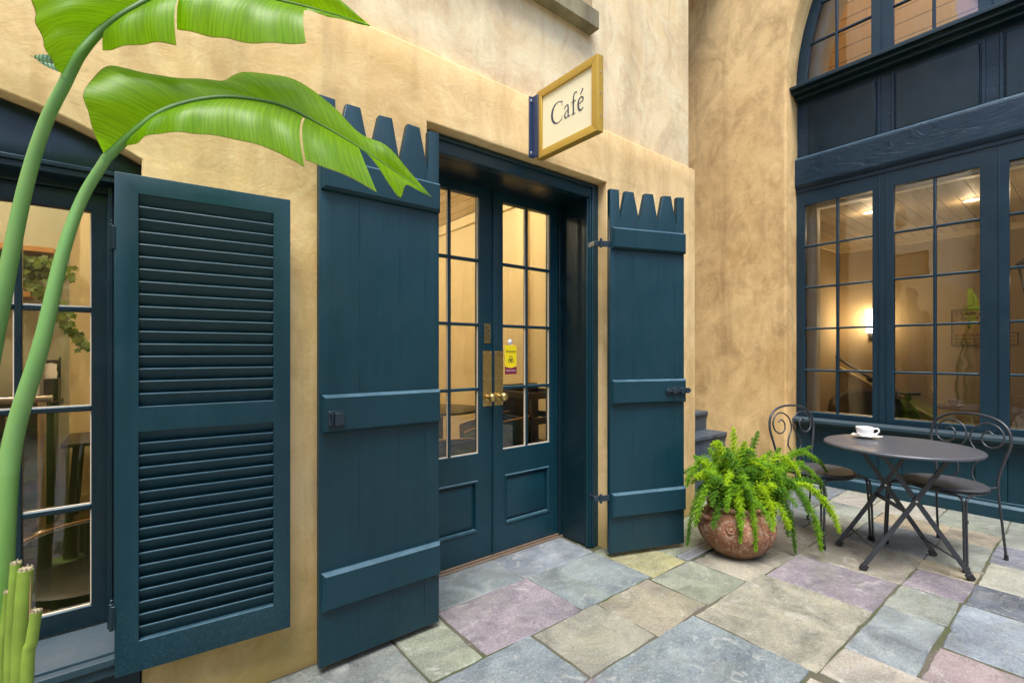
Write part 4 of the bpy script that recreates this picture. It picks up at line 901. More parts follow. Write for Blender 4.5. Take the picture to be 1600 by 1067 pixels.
def frond(P, mat, fat=.030, dens=1.0):
    P = catmull(P, 12); L = sum((P[i + 1] - P[i]).length for i in range(len(P) - 1)); n = int(L / .0046 * dens)
    cum = [0]
    for i in range(len(P) - 1): cum.append(cum[-1] + (P[i + 1] - P[i]).length)
    def pos(s):
        for i in range(len(P) - 1):
            if cum[i + 1] >= s: k = (s - cum[i]) / (cum[i + 1] - cum[i] + 1e-9); return P[i].lerp(P[i + 1], k), (P[i + 1] - P[i]).normalized()
        return P[-1], (P[-1] - P[-2]).normalized()
    mbs['stem'].tube(P[::3], [.0016] * len(P[::3]), 4, False)
    M_ = mbs[mat]; ph = fr_r.random() * 6
    for i in range(n):
        f = (i + .5) / n; s = L * (.12 + .88 * f); c_, t_ = pos(s); env = min(1, f * 4 + .25) * (1 - f ** 6) ** .6
        u = t_.orthogonal().normalized(); w2 = t_.cross(u)
        for b in range(3):
            a = ph + i * 2.4 + b * 2.09 + fr_r.uniform(-.4, .4); bl = fat * 1.2 * env * fr_r.uniform(.35, 1.15) + .004
            dr = (u * math.cos(a) + w2 * math.sin(a)) * .9 + t_ * .55 + Vector((0, 0, -.05)); dr.normalize()
            nn = max(3, int(bl / .0040))
            for k in range(nn):
                q = c_ + dr * (bl * (k + .6) / nn) + Vector((fr_r.uniform(-1, 1), fr_r.uniform(-1, 1), fr_r.uniform(-1, 1))) * .0022
                for z in range(5):
                    rd = Vector((fr_r.uniform(-1, 1), fr_r.uniform(-1, 1), fr_r.uniform(-1, 1))); nd = (dr * .55 + rd * .8).normalized(); sd = nd.cross(rd).normalized() * .0019
                    ln = fr_r.uniform(.004, .008) * (1 - .3 * k / nn)
                    kk = len(M_.v); M_.v += [tuple(q - sd), tuple(q + sd), tuple(q + nd * ln)]; M_.f.append((kk, kk + 1, kk + 2))
targets = [ # end pixel, depth, apex lift, kind, fatness
 (1312, 832, 2.80, .26, 'fern_bright', .030), (1284, 860, 2.84, .20, 'fern_leaf', .030), (1243, 864, 2.92, .17, 'fern_dark', .026), (1292, 737, 3.15, .30, 'fern_leaf', .024), (1268, 697, 3.22, .34, 'fern_dark', .018),
 (1291, 775, 3.05, .26, 'fern_leaf', .026), (1181, 862, 2.74, .15, 'fern_leaf', .022), (1157, 848, 2.74, .15, 'fern_leaf', .023), (1210, 822, 2.74, .17, 'fern_bright', .024), (1074, 852, 2.84, .24, 'fern_dark', .020), (1086, 822, 2.76, .15, 'fern_leaf', .034),
 (1073, 760, 2.86, .26, 'fern_leaf', .030), (1084, 712, 2.95, .30, 'fern_leaf', .030), (1108, 700, 3.05, .3, 'fern_leaf', .034), (1146, 668, 3.10, .3, 'fern_bright', .034), (1185, 674, 3.18, .3, 'fern_dark', .028), (1240, 722, 3.10, .30, 'fern_leaf', .030),
 (1262, 800, 2.80, .24, 'fern_dark', .030), (1125, 690, 2.95, .3, 'fern_bright', .032), (1160, 700, 3.0, .3, 'fern_leaf', .034), (1100, 735, 2.80, .24, 'fern_leaf', .034), (1205, 705, 3.15, .3, 'fern_leaf', .03), (1136, 800, 2.74, .12, 'fern_leaf', .028), (1250, 745, 2.95, .26, 'fern_bright', .028),
 (1232, 838, 2.84, .2, 'fern_dark', .028), (1112, 790, 2.78, .14, 'fern_dark', .03), (1298, 806, 2.9, .25, 'fern_dark', .026), (1225, 770, 2.85, .2, 'fern_leaf', .03)]
for (u, v, Z, lift, mt, fat) in targets:
    E_ = at(u, v, Z); h = Vector((E_.x - PC.x, E_.y - PC.y, 0)); b = PC + h.normalized() * fr_r.uniform(.02, .11) + Vector((0, 0, .27))
    if E_.z < .50:
        top_ = max(.46, E_.z + lift * .8) ; top_ = min(top_, .60)
        P = [b, b.lerp(PC + h * .38, .6) + Vector((0, 0, (top_ - .27) * .75)), PC + h * .62 + Vector((0, 0, top_)), PC + h * .90 + Vector((0, 0, E_.z + (top_ - E_.z) * .55)), E_]
    else:
        P = [b, b.lerp(E_, .3) + Vector((0, 0, .06)), b.lerp(E_, .66) + Vector((0, 0, .05)), E_]
    frond(P, mt, fat)
for (u, v, Z, fat) in ((1120, 688, 3.02, .034), (1135, 700, 2.90, .036), (1165, 690, 2.98, .036), (1098, 722, 2.84, .036), (1195, 712, 2.95, .034), (1218, 700, 3.12, .030), (1150, 720, 2.84, .038), (1180, 735, 2.82, .038), (1110, 750, 2.78, .036), (1225, 735, 2.92, .034), (1255, 722, 3.05, .028), (1245, 762, 2.86, .034), (1274, 752, 2.98, .028), (1086, 745, 2.80, .032), (1206, 760, 2.80, .034)):
    E_ = at(u, v, Z); b = PC + Vector((E_.x - PC.x, E_.y - PC.y, 0)) * .3 + Vector((0, 0, .27)); sw = Vector((fr_r.uniform(-.05, .05), fr_r.uniform(-.05, .05), 0))
    frond([b, b.lerp(E_, .4) + Vector((0, 0, .07)) + sw, b.lerp(E_, .78) + Vector((0, 0, .05)) + sw * .5, E_], fr_r.choice(['fern_leaf', 'fern_leaf', 'fern_bright', 'fern_dark']), fat)
for i in range(46):
    a = fr_r.uniform(0, 2 * math.pi); L_ = fr_r.uniform(.20, .36); zz = fr_r.uniform(.36, .66) if i % 3 else fr_r.uniform(.2, .36)
    dr = Vector((math.cos(a), math.sin(a), 0)); rch = L_ if zz < .5 else L_ * .55
    b = PC + dr * fr_r.uniform(.0, .1) + Vector((0, 0, .27)); E_ = PC + dr * rch + Vector((0, 0, zz))
    tz = max(zz + .06, .44)
    frond([b, b.lerp(E_, .35) + Vector((0, 0, (tz - .27) * .55)), b.lerp(E_, .72) * 1 + Vector((0, 0, .10)), E_], fr_r.choice(['fern_leaf', 'fern_dark', 'fern_leaf', 'fern_bright']), fr_r.uniform(.024, .034), .85)
fo = mbs['fern_leaf'].build('frond', 'fern_leaf', fe, smooth=0); mbs['fern_bright'].build('frond', 'fern_bright', fe, smooth=0); mbs['fern_dark'].build('frond', 'fern_dark', fe, smooth=0); mbs['stem'].build('stem', 'fern_dark', fe, smooth=0)
dr_ = root('drain_grate', 'narrow steel channel drain set in the paving beside the fern pot', 'drain', (2.79, 1.61, 0))
m = MB(); m.box(2.610, 2.976, 1.578, 1.584, -.01, .004); m.box(2.610, 2.976, 1.642, 1.648, -.01, .004); m.box(2.610, 2.616, 1.584, 1.642, -.01, .004); m.box(2.970, 2.976, 1.584, 1.642, -.01, .004); m.build('rim', 'galvanised', dr_, smooth=0)
m = MB()
for k in range(7): y = 1.5885 + k * .0082; m.box(2.616, 2.970, y, y + .0036, -.01, .002)
for k in range(5): m.box(2.67 + k * .07, 2.674 + k * .07, 1.584, 1.642, -.012, -.001)
m.build('slot_bar', 'galvanised', dr_, smooth=0); B(2.616, 2.97, 1.584, 1.642, -.018, -.013).build('channel', 'rubber', dr_, smooth=0)

# ------------------------------------------------------------------ banana plant
bp = root('banana_plant', 'tall banana plant with two arching leaves in the left foreground', 'banana plant', tuple(at(-60, 1500, 1.0).to_2d()) + (0,))
def resamp(P, s):
    x = s * (len(P) - 1); i = min(len(P) - 2, int(x)); return P[i].lerp(P[i + 1], x - i)
def leaf_mesh(mid, pieces, rib, name='leaf', mat='banana_leaf', nt_=12):
    midw = catmull([at(*p) for p in mid], 10)
    vs_, fs_, uvs = [], [], []
    for (s0, s1, edge, side) in pieces:
        e = catmull([at(*p) for p in edge], 10); ns = max(8, int((s1 - s0) * 90)); k = len(vs_)
        for i in range(ns + 1):
            f = i / ns; a = resamp(midw, s0 + (s1 - s0) * f); b = resamp(e, f); w_ = (b - a).length
            rip = .0016 * math.sin((s0 + (s1 - s0) * f) * 60 + side) 
            for j in range(nt_ + 1):
                t_ = j / nt_; bulge = math.sin(t_ * math.pi) * .13 * w_
                p = a.lerp(b, t_) + FW * (-bulge + rip * t_ * 2) + Vector((0, 0, .35 * bulge)) + Vector((0, 0, 0))
                vs_.append(p); uvs.append((s0 + (s1 - s0) * f, side * t_))
        for i in range(ns):
            for j in range(nt_): q = k + i * (nt_ + 1) + j; fs_.append((q, q + 1, q + nt_ + 2, q + nt_ + 1))
    me = bpy.data.meshes.new(name); me.from_pydata([tuple(v) for v in vs_], [], fs_)
    ul = me.uv_layers.new(name='leaf')
    for lp in me.loops: ul.data[lp.index].uv = uvs[lp.vertex_index]
    lf = link(name, me, mat, bp, smooth=0)
    for p in me.polygons: p.use_smooth = True
    n = len(midw); rad = [rib[0] + (rib[1] - rib[0]) * (i / (n - 1)) ** .85 for i in range(n)]
    mr = MB().tube([p - FW * .001 for p in midw], rad, 12).build('midrib', 'midrib', lf, smooth=60)
    ca = mr.data.color_attributes.new('along', 'FLOAT_COLOR', 'POINT')
    for i in range(len(mr.data.vertices)): q = (i // 12) / n; ca.data[i].color = (q, q, q, 1)
    return lf
# nearer leaf, arching over the left shutter
mid2 = [(165, 250, 1.05), (205, 212, 1.06), (250, 178, 1.08), (300, 160, 1.11), (352, 153, 1.15), (405, 158, 1.19), (450, 170, 1.23), (505, 198, 1.28), (560, 230, 1.33), (620, 270, 1.38), (674, 308, 1.42)]
up2 = [(163, 248, 1.05), (150, 212, 1.02), (136, 175, 1.00), (132, 148, 1.00), (146, 118, 1.02), (176, 104, 1.06), (215, 112, 1.09), (250, 121, 1.12), (300, 122, 1.16), (342, 127, 1.20), (362, 119, 1.22), (392, 113, 1.25), (440, 119, 1.28), (478, 134, 1.30), (522, 168, 1.33), (562, 208, 1.36), (604, 228, 1.38), (640, 268, 1.40), (674, 308, 1.42)]
def seg(e, a, b): return (a, b, e)
lo2a = [(190, 232, 1.06), (214, 223, 1.05), (240, 210, 1.05), (285, 208, 1.06), (330, 212, 1.09), (385, 222, 1.12), (432, 238, 1.15), (476, 262, 1.17)]
lo2b = [(477, 250, 1.18), (512, 264, 1.20), (550, 279, 1.23), (589, 301, 1.26)]
lo2c = [(592, 262, 1.30), (606, 285, 1.31), (625, 309, 1.33), (634, 290, 1.36), (650, 296, 1.39), (674, 308, 1.42)]
leaf_mesh(mid2, [(0, 1, up2, 1), (.07, .645, lo2a, -1), (.652, .80, lo2b, -1), (.80, 1, lo2c, -1)], (.0100, .0020))['label'] = 'lower leaf arching over the left door shutter'
# upper leaf, leaving the top of the picture and coming back
mid1 = [(105, 125, 1.0), (128, 84, 1.0), (160, 48, 1.02), (205, 17, 1.04), (255, -8, 1.07), (320, -22, 1.11), (380, -14, 1.15), (430, 0, 1.19), (480, 12, 1.23), (530, 26, 1.27), (578, 41, 1.30)]
up1 = [(103, 124, 1.0), (86, 104, .98), (74, 82, .97), (62, 52, .96), (54, 24, .96), (50, -10, .97), (60, -60, 1.0), (110, -110, 1.04), (190, -130, 1.08), (280, -125, 1.12), (370, -95, 1.16), (450, -55, 1.20), (520, -10, 1.25), (578, 41, 1.30)]
lo1a = [(160, 79, 1.02), (185, 76, 1.02), (215, 70, 1.03), (245, 68, 1.04), (274, 70, 1.05)]
lo1b = [(275, 45, 1.07), (310, 54, 1.08), (345, 60, 1.10), (385, 67, 1.12), (430, 69, 1.14), (478, 68, 1.17)]
lo1c = [(474, 16, 1.22), (505, 24, 1.24), (535, 32, 1.27), (578, 41, 1.30)]
leaf_mesh(mid1, [(0, 1, up1, 1), (.23, .46, lo1a, -1), (.462, .80, lo1b, -1), (.80, 1, lo1c, -1)], (.0107, .0016))['label'] = 'upper leaf reaching out of the top of the picture'
leaf_mesh([(112, 104, 1.03), (88, 100, 1.035), (68, 95, 1.04), (50, 88, 1.05)], [(0, 1, [(106, 96, 1.03), (90, 90, 1.03), (70, 86, 1.04), (50, 88, 1.05)], 1), (0, 1, [(108, 122, 1.02), (90, 112, 1.03), (70, 103, 1.04), (50, 88, 1.05)], -1)], (.002, .0008), 'leaf_flap', 'leaf_blue', 4)
def stalk(P, r0, r1, nm='leaf_stalk', mat='leaf_stalk'):
    Q = catmull([at(*p) for p in P], 8); n = len(Q); return MB().tube(Q, [r1 + (r0 - r1) * (1 - i / (n - 1)) ** 1.7 for i in range(n)], 16).build(nm, mat, bp, smooth=60)
stalk([(-75, 1480, 1.02), (-60, 1100, 1.02), (-48, 800, 1.01), (-22, 600, 1.01), (5, 460, 1.0), (38, 300, 1.0), (70, 195, 1.0), (106, 122, 1.0)], .027, .0108)
stalk([(-18, 1480, .97), (-6, 1067, .97), (4, 850, .98), (20, 690, .99), (64, 540, 1.0), (97, 400, 1.02), (128, 312, 1.04), (166, 248, 1.05)], .027, .0098)
def cut(P, r, dry):
    Q = catmull([at(*p) for p in P], 6); n = len(Q); o_ = MB().tube(Q, [r * (1 + .25 * (1 - i / n)) for i in range(n)], 12).build('cut_stem', 'cut_stem', bp, smooth=60)
    d_ = (Q[-1] - Q[-2]).normalized(); m = MB(); m.tube([Q[-1] - d_ * .004, Q[-1] + d_ * .003], [r * .98, r * .80], 12)
    for k in range(9): a = k * .7; q = Q[-1] + Vector((math.cos(a), math.sin(a), 0)) * r * .82; m.tube([q, q + d_ * fr_r.uniform(.002, .008)], [.0020, .0012], 5)
    m.build('cut_face', 'cut_face', o_, smooth=60)
    m = MB(); s_ = Q[0] - RT * r * dry; e_ = Q[-1] - RT * r * dry; m.tube([s_, s_.lerp(e_, .5) - RT * .003, e_], [.004, .003, .001], 6); m.build('dry_sheath', 'dry_fibre', o_, smooth=60)
cut([(10, 1480, .94), (16, 1067, .94), (20, 960, .94), (25, 880, .94)], .0085, 1.0); cut([(30, 1480, .92), (31, 1067, .92), (35, 960, .92), (40, 890, .92)], .0115, -.9); cut([(38, 1480, .90), (42, 1067, .90), (50, 1000, .90), (57, 955, .90)], .0085, .9); cut([(0, 1480, .96), (2, 1067, .96), (8, 980, .96), (13, 925, .96)], .007, .8)
MB().lathe([(0, .0), (.11, 0), (.085, .10), (.070, .26), (.055, .34), (0, .34)], tuple(at(-20, 1480, .97).to_2d()) + (0,), 20, .04).build('trunk_base', 'cut_stem', bp, smooth=60)
# ------------------------------------------------------------------ things inside the cafe
ct = root('cafe_table', 'dark round pedestal table seen through the cafe doors', 'table', (2.12, 3.72, 0))
MB().lathe([(0, .735), (.36, .735), (.37, .74), (.37, .755), (.36, .76), (0, .76)], (2.12, 3.72, 0), 40).build('tabletop', 'black_wood', ct)
m = MB(); m.lathe([(.22, 0), (.22, .012), (.05, .03), (.042, .1), (.042, .735)], (2.12, 3.72, 0), 20); m.build('pedestal', 'black_wood', ct)
def tub(label, loc, rz, h=.70, mat='black_cover', nm='cafe_chair'):
    c = root(nm, label, 'chair', loc, rz, None, False)
    vs_ = []; fs_ = []; n = 24; prof = [(.235, .42), (.262, .5), (.272, h - .02), (.262, h), (.245, h - .01), (.240, .5), (.215, .43)]; k = len(prof)
    for i in range(n + 1):
        a = R(-20) + R(220) * i / n; dip = 1 - .30 * abs(i / n - .5) ** 2 * 4
        for r_, z in prof: zz = .42 + (z - .42) * dip; vs_.append((r_ * math.cos(a), r_ * math.sin(a), zz))
    for i in range(n):
        for j in range(k - 1): q = i * k + j; fs_.append((q, q + 1, q + k + 1, q + k))
    MB().add(vs_, fs_).build('back_shell', mat, c, smooth=50)
    P = [(.267 * math.cos(R(-20) + R(220) * i / n), .267 * math.sin(R(-20) + R(220) * i / n), .42 + (h - .42) * (1 - .30 * abs(i / n - .5) ** 2 * 4) + .004) for i in range(n + 1)]
    MB().tube(P, .006, 8).build('piping', 'wood_shelf', c, smooth=60)
    MB().lathe([(0, .38), (.235, .38), (.245, .40), (.245, .44), (.22, .455), (0, .46)], n=30).build('seat', mat, c, smooth=50)
    for a in (45, 135, 225, 315): MB().tube([(.15 * math.cos(R(a)), .15 * math.sin(R(a)), .385), (.22 * math.cos(R(a)), .22 * math.sin(R(a)), 0)], .012, 8).build('leg', 'black_wood', c, smooth=60)
    return c
tub('black tub chair with wooden edge just inside the left cafe door', (1.72, 2.80, .003), R(160), .70)
tub('black tub chair drawn up to the dark cafe table', (2.30, 3.28, .003), R(-150), .78)
tub('dark green tub chair inside the right cafe door near the high chair', (2.12, 2.88, .003), R(200), .78, 'green_cover')
hc = root('high_chair', 'black wooden high chair against the cafe wall, behind the Welcome card', 'high chair', (2.52, 2.88, 0))
hx, hy = 2.50, 2.86
for sx in (-1, 1):
    for sy in (-1, 1): MB().bar((hx + sx * .24, hy + sy * .24, .003), (hx + sx * .17, hy + sy * .17, .99 if sy > 0 else .92), .032, .032, (0, 1, 0)).build('leg', 'black_wood', hc, bevel=.003)
m = MB()
for z, k in ((.30, .22), (.93, .185), (.74, .19)):
    m.box(hx - k, hx + k, hy - k - .012, hy - k + .012, z - .025, z + .025); m.box(hx - k - .012, hx - k + .012, hy - k + .012, hy + k - .012, z - .025, z + .025); m.box(hx + k - .012, hx + k + .012, hy - k + .012, hy + k - .012, z - .025, z + .025)
m.box(hx - .18, hx + .18, hy + .16, hy + .18, .60, 1.0); m.build('rail', 'black_wood', hc, bevel=.003)
B(hx - .18, hx + .18, hy - .17, hy + .155, .50, .53).build('seat', 'black_wood', hc, bevel=.003)
text('lettering', 'LAVEX', .040, (hx + .06, hy - .200, .93), (1, 0, 0), (0, 0, 1), 'card_white', hc, .0003)
# cafe left window: counter, rail, shelves, ivy
ctr = root('service_counter', 'dark counter with a steel foot post behind the left window', 'counter', (-1.2, 4.95, 0))
m = MB(); m.box(-2.4, -.47, 4.86, 5.11, .003, .86); m.build('cabinet', 'green_cover', ctr, bevel=.005); B(-2.4, -.44, 4.80, 5.11, .86, .90).build('worktop', 'black_wood', ctr, bevel=.004)
m = MB()
for x in (-.72, -1.0, -1.45): m.box(x, x + .012, 4.852, 4.86, .08, .8)
m.box(-2.4, -.47, 4.845, 4.86, .06, .12); m.build('door_edge', 'room_sage', ctr, smooth=0)
rl = root('steel_rail', 'polished steel rail on a post in front of the counter', 'rail', (-.62, 4.66, 0))
MB().tube([(-2.3, 4.66, .93), (-.46, 4.66, .93)], .028, 16).build('rail', 'steel', rl, smooth=60); m = MB(); m.tube([(-.515, 4.66, .003), (-.515, 4.66, .91)], .024, 14); m.lathe([(0, .003), (.06, .003), (.055, .015), (.026, .02)], (-.515, 4.66, 0), 20); m.build('post', 'steel', rl, smooth=60)
for i, (z, x1_, lb) in enumerate(((2.00, -.48, 'upper wooden wall shelf behind the left window'), (1.66, -.60, 'lower wooden wall shelf carrying the ivy'))):
    s_ = root('wall_shelf', lb, 'shelf', (x1_ - .6, 5.0, z)); B(x1_ - 1.2, x1_, 4.92, 5.118, z, z + .04).build('board', 'wood_shelf', s_, bevel=.004)
    m = MB(); m.box(x1_ - .22, x1_ - .2, 5.0, 5.118, z - .10, z - .001); m.build('bracket', 'black_wood', s_, smooth=0)
ip = root('ivy_plant', 'trailing ivy in a pale pot on the lower shelf', 'ivy', (-.68, 5.0, 1.70))
MB().lathe([(0, 1.701), (.05, 1.701), (.065, 1.80), (.07, 1.81), (.06, 1.81), (.05, 1.79), (0, 1.79)], (-.68, 5.0, 0), 24).build('pot', 'porcelain', ip, smooth=50)
lm = MB(); vm = MB(); ir = random.Random(3)
def ivyleaf(c, sz):
    n = Vector((ir.uniform(-.6, .6), -1, ir.uniform(-.5, .7))).normalized(); u = n.orthogonal().normalized(); w2 = n.cross(u); a0_ = ir.uniform(0, 6)
    k = len(lm.v); rr_ = [1, .55, .85, .5, .75, .35, .75, .5, .85, .55]
    lm.v.append(tuple(c)); lm.v.extend([tuple(c + (u * math.cos(a0_ + i * .628) + w2 * math.sin(a0_ + i * .628)) * sz * q) for i, q in enumerate(rr_)]); lm.f.extend([(k, k + 1 + i, k + 1 + (i + 1) % 10) for i in range(10)])
for i in range(20):
    b = Vector((-.68, 4.98, 1.82)); e = b + Vector((ir.uniform(-.18, .34), ir.uniform(-.16, .08), ir.uniform(-.15, .20)))
    if i in (3, 9, 14, 17): e = b + Vector((.34 + .02 * i / 9, -.06, -.42 - .03 * (i % 5)))
    P = catmull([b, b.lerp(e, .5) + Vector((0, -.03, .09)), e], 8); vm.tube(P, .002, 5)
    for p in P[3:]:
        for q in range(2): ivyleaf(p + Vector((ir.uniform(-.03, .03), ir.uniform(-.03, .03), ir.uniform(-.03, .03))), ir.uniform(.022, .042))
lm.build('foliage', 'ivy_leaf', ip, smooth=0); vm.build('vine', 'vine_stem', ip, smooth=60)
for i, (x, h, r, mt, nm, lb) in enumerate(((-.58, .16, .035, 'porcelain', 'paper_cup_stack', 'stack of pale paper cups on the counter'), (-.67, .20, .03, 'room_cream', 'straw_jar', 'cream jar beside the paper cups'), (-.80, .14, .045, 'black_cover', 'canister', 'black canister at the left of the counter'), (-.88, .22, .03, 'steel', 'shaker', 'tall steel shaker on the counter'))):
    t_ = root(nm, lb, 'cup stack' if i == 0 else ('jar' if i == 1 else 'canister'), (x, 4.92, .90))
    MB().lathe([(0, .901), (r * .8, .901)] + [(r * (.85 + .15 * ((k % 2))), .91 + h * k / 8) for k in range(9)] + [(r * .9, .92 + h), (0, .92 + h)], (x, 4.92, 0), 22).build('body', mt, t_, smooth=40)
    MB().lathe([(r * 1.02, .92 + h), (r * 1.05, .93 + h), (r * .6, .945 + h), (0, .95 + h)], (x, 4.92, 0), 22).build('lid', mt, t_, smooth=40)
og = root('cup_organiser', 'black countertop organiser full of lids', 'organiser', (-.49, 4.93, .90)); m = MB(); m.box(-.53, -.45, 4.88, 5.02, .90, 1.06); m.box(-.46, -.45, 5.02, 5.05, .90, 1.22); m.box(-.53, -.46, 5.02, 5.04, 1.06, 1.2); m.build('rack', 'black_cover', og, bevel=.003)
MB().lathe([(0, 1.062), (.032, 1.062), (.036, 1.10), (.030, 1.13), (.033, 1.17), (0, 1.18)], (-.495, 4.94, 0), 20).build('lid_stack', 'porcelain', og, smooth=50)
lc = tub('low black chair with a brass coloured rim just inside the left window', (-.14, 2.80, .003), 0, .72, 'black_cover', 'lounge_chair'); lc.scale = (1.05, .95, .62)
gt = root('gateleg_table', 'small dark table against the cafe back wall, seen low in the left window', 'table', (-.12, 4.7, 0))
B(-.40, .30, 4.45, 5.05, .60, .625).build('tabletop', 'black_wood', gt, bevel=.003)
for x in (-.36, .26):
    for y in (4.5, 5.0): MB().bar((x, y, .003), (x * .9, y, .60), .035, .035, (0, 1, 0)).build('leg', 'black_wood', gt)
# ------------------------------------------------------------------ things inside the stair hall
sc_ = root('wall_sconce', 'lit white box sconce on the stair hall wall', 'wall lamp', (8.19, 2.13, 1.7))
B(8.166, 8.199, 2.05, 2.12, 1.45, 1.60).build('back_plate', 'black_wood', sc_, bevel=.003); m = MB(); m.box(8.08, 8.165, 2.045, 2.125, 1.54, 1.865); m.build('shade', 'sconce_glow', sc_, bevel=.008)
m = MB(); m.box(8.07, 8.17, 2.037, 2.133, 1.60, 1.612); m.build('band', 'black_wood', sc_, smooth=0)
lamp('sconce_light', (8.0, 2.09, 1.72), 3.2, (1, .72, .38), .09, sc_)
hr = root('handrail', 'black iron handrail sloping down the stair hall wall', 'handrail', (8.1, 1.6, .9))
P = [(8.11, 2.5, 1.50), (8.11, 2.1, 1.24), (8.11, 1.62, .93), (8.11, 1.52, .885), (8.11, 1.40, .875), (8.11, 1.24, .875)]
P = [tuple(p) for p in [at(1258, 533, 7.1), at(1300, 556, 6.95), at(1358, 588, 6.75), at(1392, 606, 6.62), at(1408, 612, 6.58), at(1424, 613.5, 6.52), at(1448, 613.5, 6.45)]]
P = [(8.11, p[1], p[2]) for p in P]; MB().tube(catmull(P, 5), .020, 10).build('rail', 'black_wood', hr, smooth=60)
for q in (2, 5): m = MB(); m.tube([(8.11, P[q][1], P[q][2] - .015), (8.14, P[q][1], P[q][2] - .06), (8.195, P[q][1], P[q][2] - .06)], .009, 8); m.lathe([(0, 0), (.035, 0), (.035, .012), (0, .014)], n=16) if False else None; m.tube([(8.185, P[q][1], P[q][2] - .06), (8.198, P[q][1], P[q][2] - .06)], .04, 16); m.build('bracket', 'black_wood', hr, smooth=60)
ac = root('armchair', 'rounded black leather armchair behind the arched window wall', 'armchair', (6.35, 1.62, 0), R(-65), None, False)
vs_ = []; fs_ = []; n = 28; prof = [(.26, .30), (.36, .30), (.40, .45), (.41, .68), (.39, .80), (.35, .84), (.30, .81), (.28, .68), (.26, .42)]; k = len(prof)
for i in range(n + 1):
    a = R(-10) + R(200) * i / n; dip = 1 - .35 * abs(i / n - .5) ** 2 * 4
    for r_, z in prof: vs_.append((r_ * math.cos(a), r_ * math.sin(a), .30 + (z - .30) * dip))
for i in range(n):
    for j in range(k): q = i * k + j; q2 = i * k + (j + 1) % k; fs_.append((q, q2, q2 + k, q + k))
fs_ += [tuple(range(k)), tuple(n * k + j for j in range(k))]
MB().add(vs_, fs_).build('back', 'leather', ac, smooth=50); MB().lathe([(0, .26), (.28, .26), (.31, .30), (.31, .40), (.27, .45), (0, .46)], n=30).build('seat', 'leather', ac, smooth=50)
for a in (45, 135, 225, 315): MB().tube([(.22 * math.cos(R(a)), .22 * math.sin(R(a)), .265), (.25 * math.cos(R(a)), .25 * math.sin(R(a)), .004)], .016, 8).build('leg', 'black_wood', ac, smooth=60)
sn = root('stair_sign', 'brass coloured STAIR A sign on the hall wall', 'sign', (8.19, 1.08, 1.55))
def plaque(sn, ya, yb, z0, z1):
    B(8.185, 8.199, ya, yb, z0, z1).build('plaque', 'sign_brass', sn, bevel=.002)
    m = MB(); m.box(8.178, 8.184, ya, yb, z1 - .01, z1); m.box(8.178, 8.184, ya, yb, z0, z0 + .01); m.box(8.178, 8.184, yb - .01, yb, z0 + .01, z1 - .01); m.box(8.178, 8.184, ya, ya + .01, z0 + .01, z1 - .01); m.build('border', 'black_wood', sn, smooth=0)
plaque(sn, .915, 1.245, 1.345, 1.80)
for tx, sz, z in (('STAIR A', .074, 1.745), ('FLOOR', .050, 1.688), ('1', .15, 1.605), ('1st to 3rd floor', .048, 1.480), ('No roof access', .048, 1.432), ('Exit this floor', .048, 1.384)):
    text('lettering', tx, sz, (8.183, 1.078, z), (0, -1, 0), (0, 0, 1), 'black_wood', sn, .0008)
s2_ = root('small_sign', 'small brass coloured sign to the right of the STAIR A sign', 'sign', (8.19, .74, 1.42)); plaque(s2_, .655, .83, 1.35, 1.50)
for tx, z in (('ur', 1.455), ('ey', 1.405)): text('lettering', tx, .05, (8.183, .70, z), (0, -1, 0), (0, 0, 1), 'black_wood', s2_, .0008)
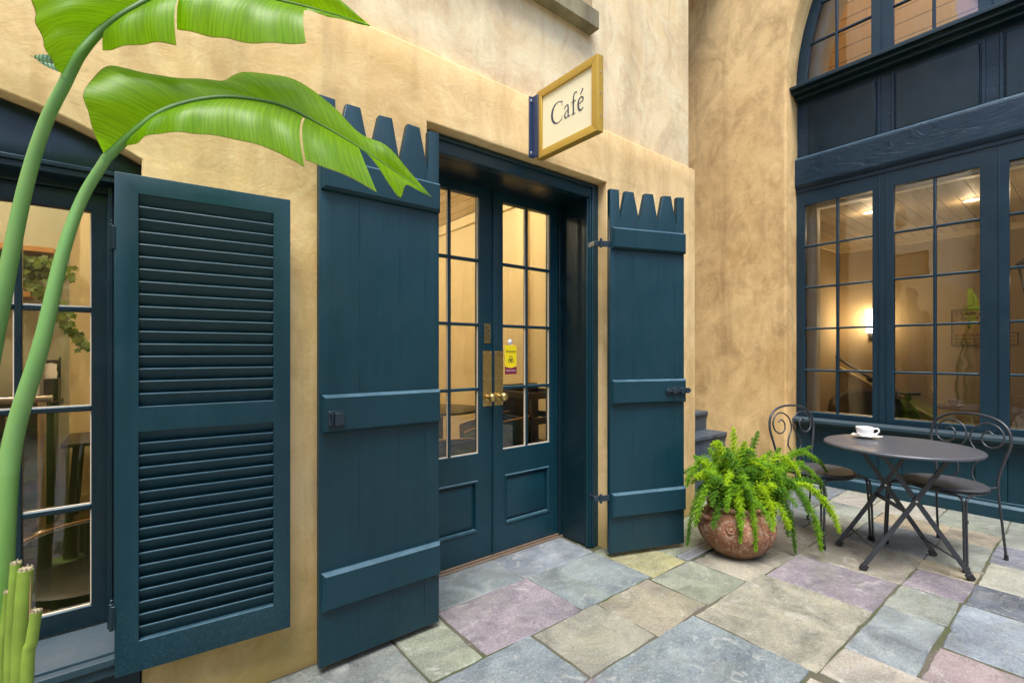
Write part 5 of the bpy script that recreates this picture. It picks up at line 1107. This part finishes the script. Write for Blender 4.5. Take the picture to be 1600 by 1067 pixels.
for i, (x, y, lb) in enumerate(((6.3, 1.62, 'lit recessed ceiling light over the armchair'), (6.6, .85, 'lit recessed ceiling light behind the second window'), (6.1, .2, 'lit recessed ceiling light behind the third window'), (7.4, -1.2, 'recessed ceiling light at the far side of the hall'))):
    d = root('ceiling_light', lb, 'ceiling light', (x, y, 2.8), 0, None)
    MB().lathe([(.045, 0), (.066, 0), (.068, -.006), (.045, -.004)], (x, y, 2.7965), 24).build('trim', 'white_paint', d); MB().lathe([(0, 0), (.045, 0)], (x, y, 2.794), 20).build('bulb', 'lamp_glow', d)
    lamp('bulb_light', (x, y, 2.70), 1.0, (1, .75, .46), .05, d)
lan = root('lantern', 'black metal lantern with a lit bulb hanging behind the third window', 'lantern', (5.75, .36, 1.86))
lx_, ly_ = 5.75, .36
m = MB(); m.lathe([(.012, 2.12), (.02, 2.10), (.05, 2.06), (.13, 1.99), (.135, 1.98), (.12, 1.978), (.0, 2.03)], (lx_, ly_, 0), 6); m.build('cap', 'black_wood', lan, smooth=0)
m = MB()
for k in range(6):
    a = k * math.pi / 3; m.tube([(lx_ + .115 * math.cos(a), ly_ + .115 * math.sin(a), 1.98), (lx_ + .07 * math.cos(a), ly_ + .07 * math.sin(a), 1.72)], .005, 6); b = a + math.pi / 3
    m.tube([(lx_ + .07 * math.cos(a), ly_ + .07 * math.sin(a), 1.72), (lx_ + .07 * math.cos(b), ly_ + .07 * math.sin(b), 1.72)], .005, 6)
m.tube([(lx_, ly_, 2.10), (lx_, ly_, 2.80)], .004, 6); m.build('cage', 'black_wood', lan, smooth=60); MB().lathe([(0, 1.80), (.018, 1.81), (.024, 1.85), (.012, 1.89), (0, 1.90)], (lx_, ly_, 0), 14).build('bulb', 'lamp_glow', lan, smooth=60)
for i, (x, y, lb) in enumerate(((6.3, 1.3, 'ceiling light in the boarded upper room, behind the first arch pane'), (6.3, -.6, 'ceiling light in the boarded upper room, far side'))):
    d = root('ceiling_light', lb, 'ceiling light', (x, y, 6.0)); MB().lathe([(0, 6.0), (.05, 6.0), (.09, 6.04), (.09, 6.10), (.03, 6.14), (.008, 6.16), (.008, 6.7), (0, 6.7)], (x, y, 0), 20).build('shade', 'lamp_glow', d, smooth=50); lamp('bulb_light', (x, y, 5.88), 7, (1, .80, .55), .08, d)
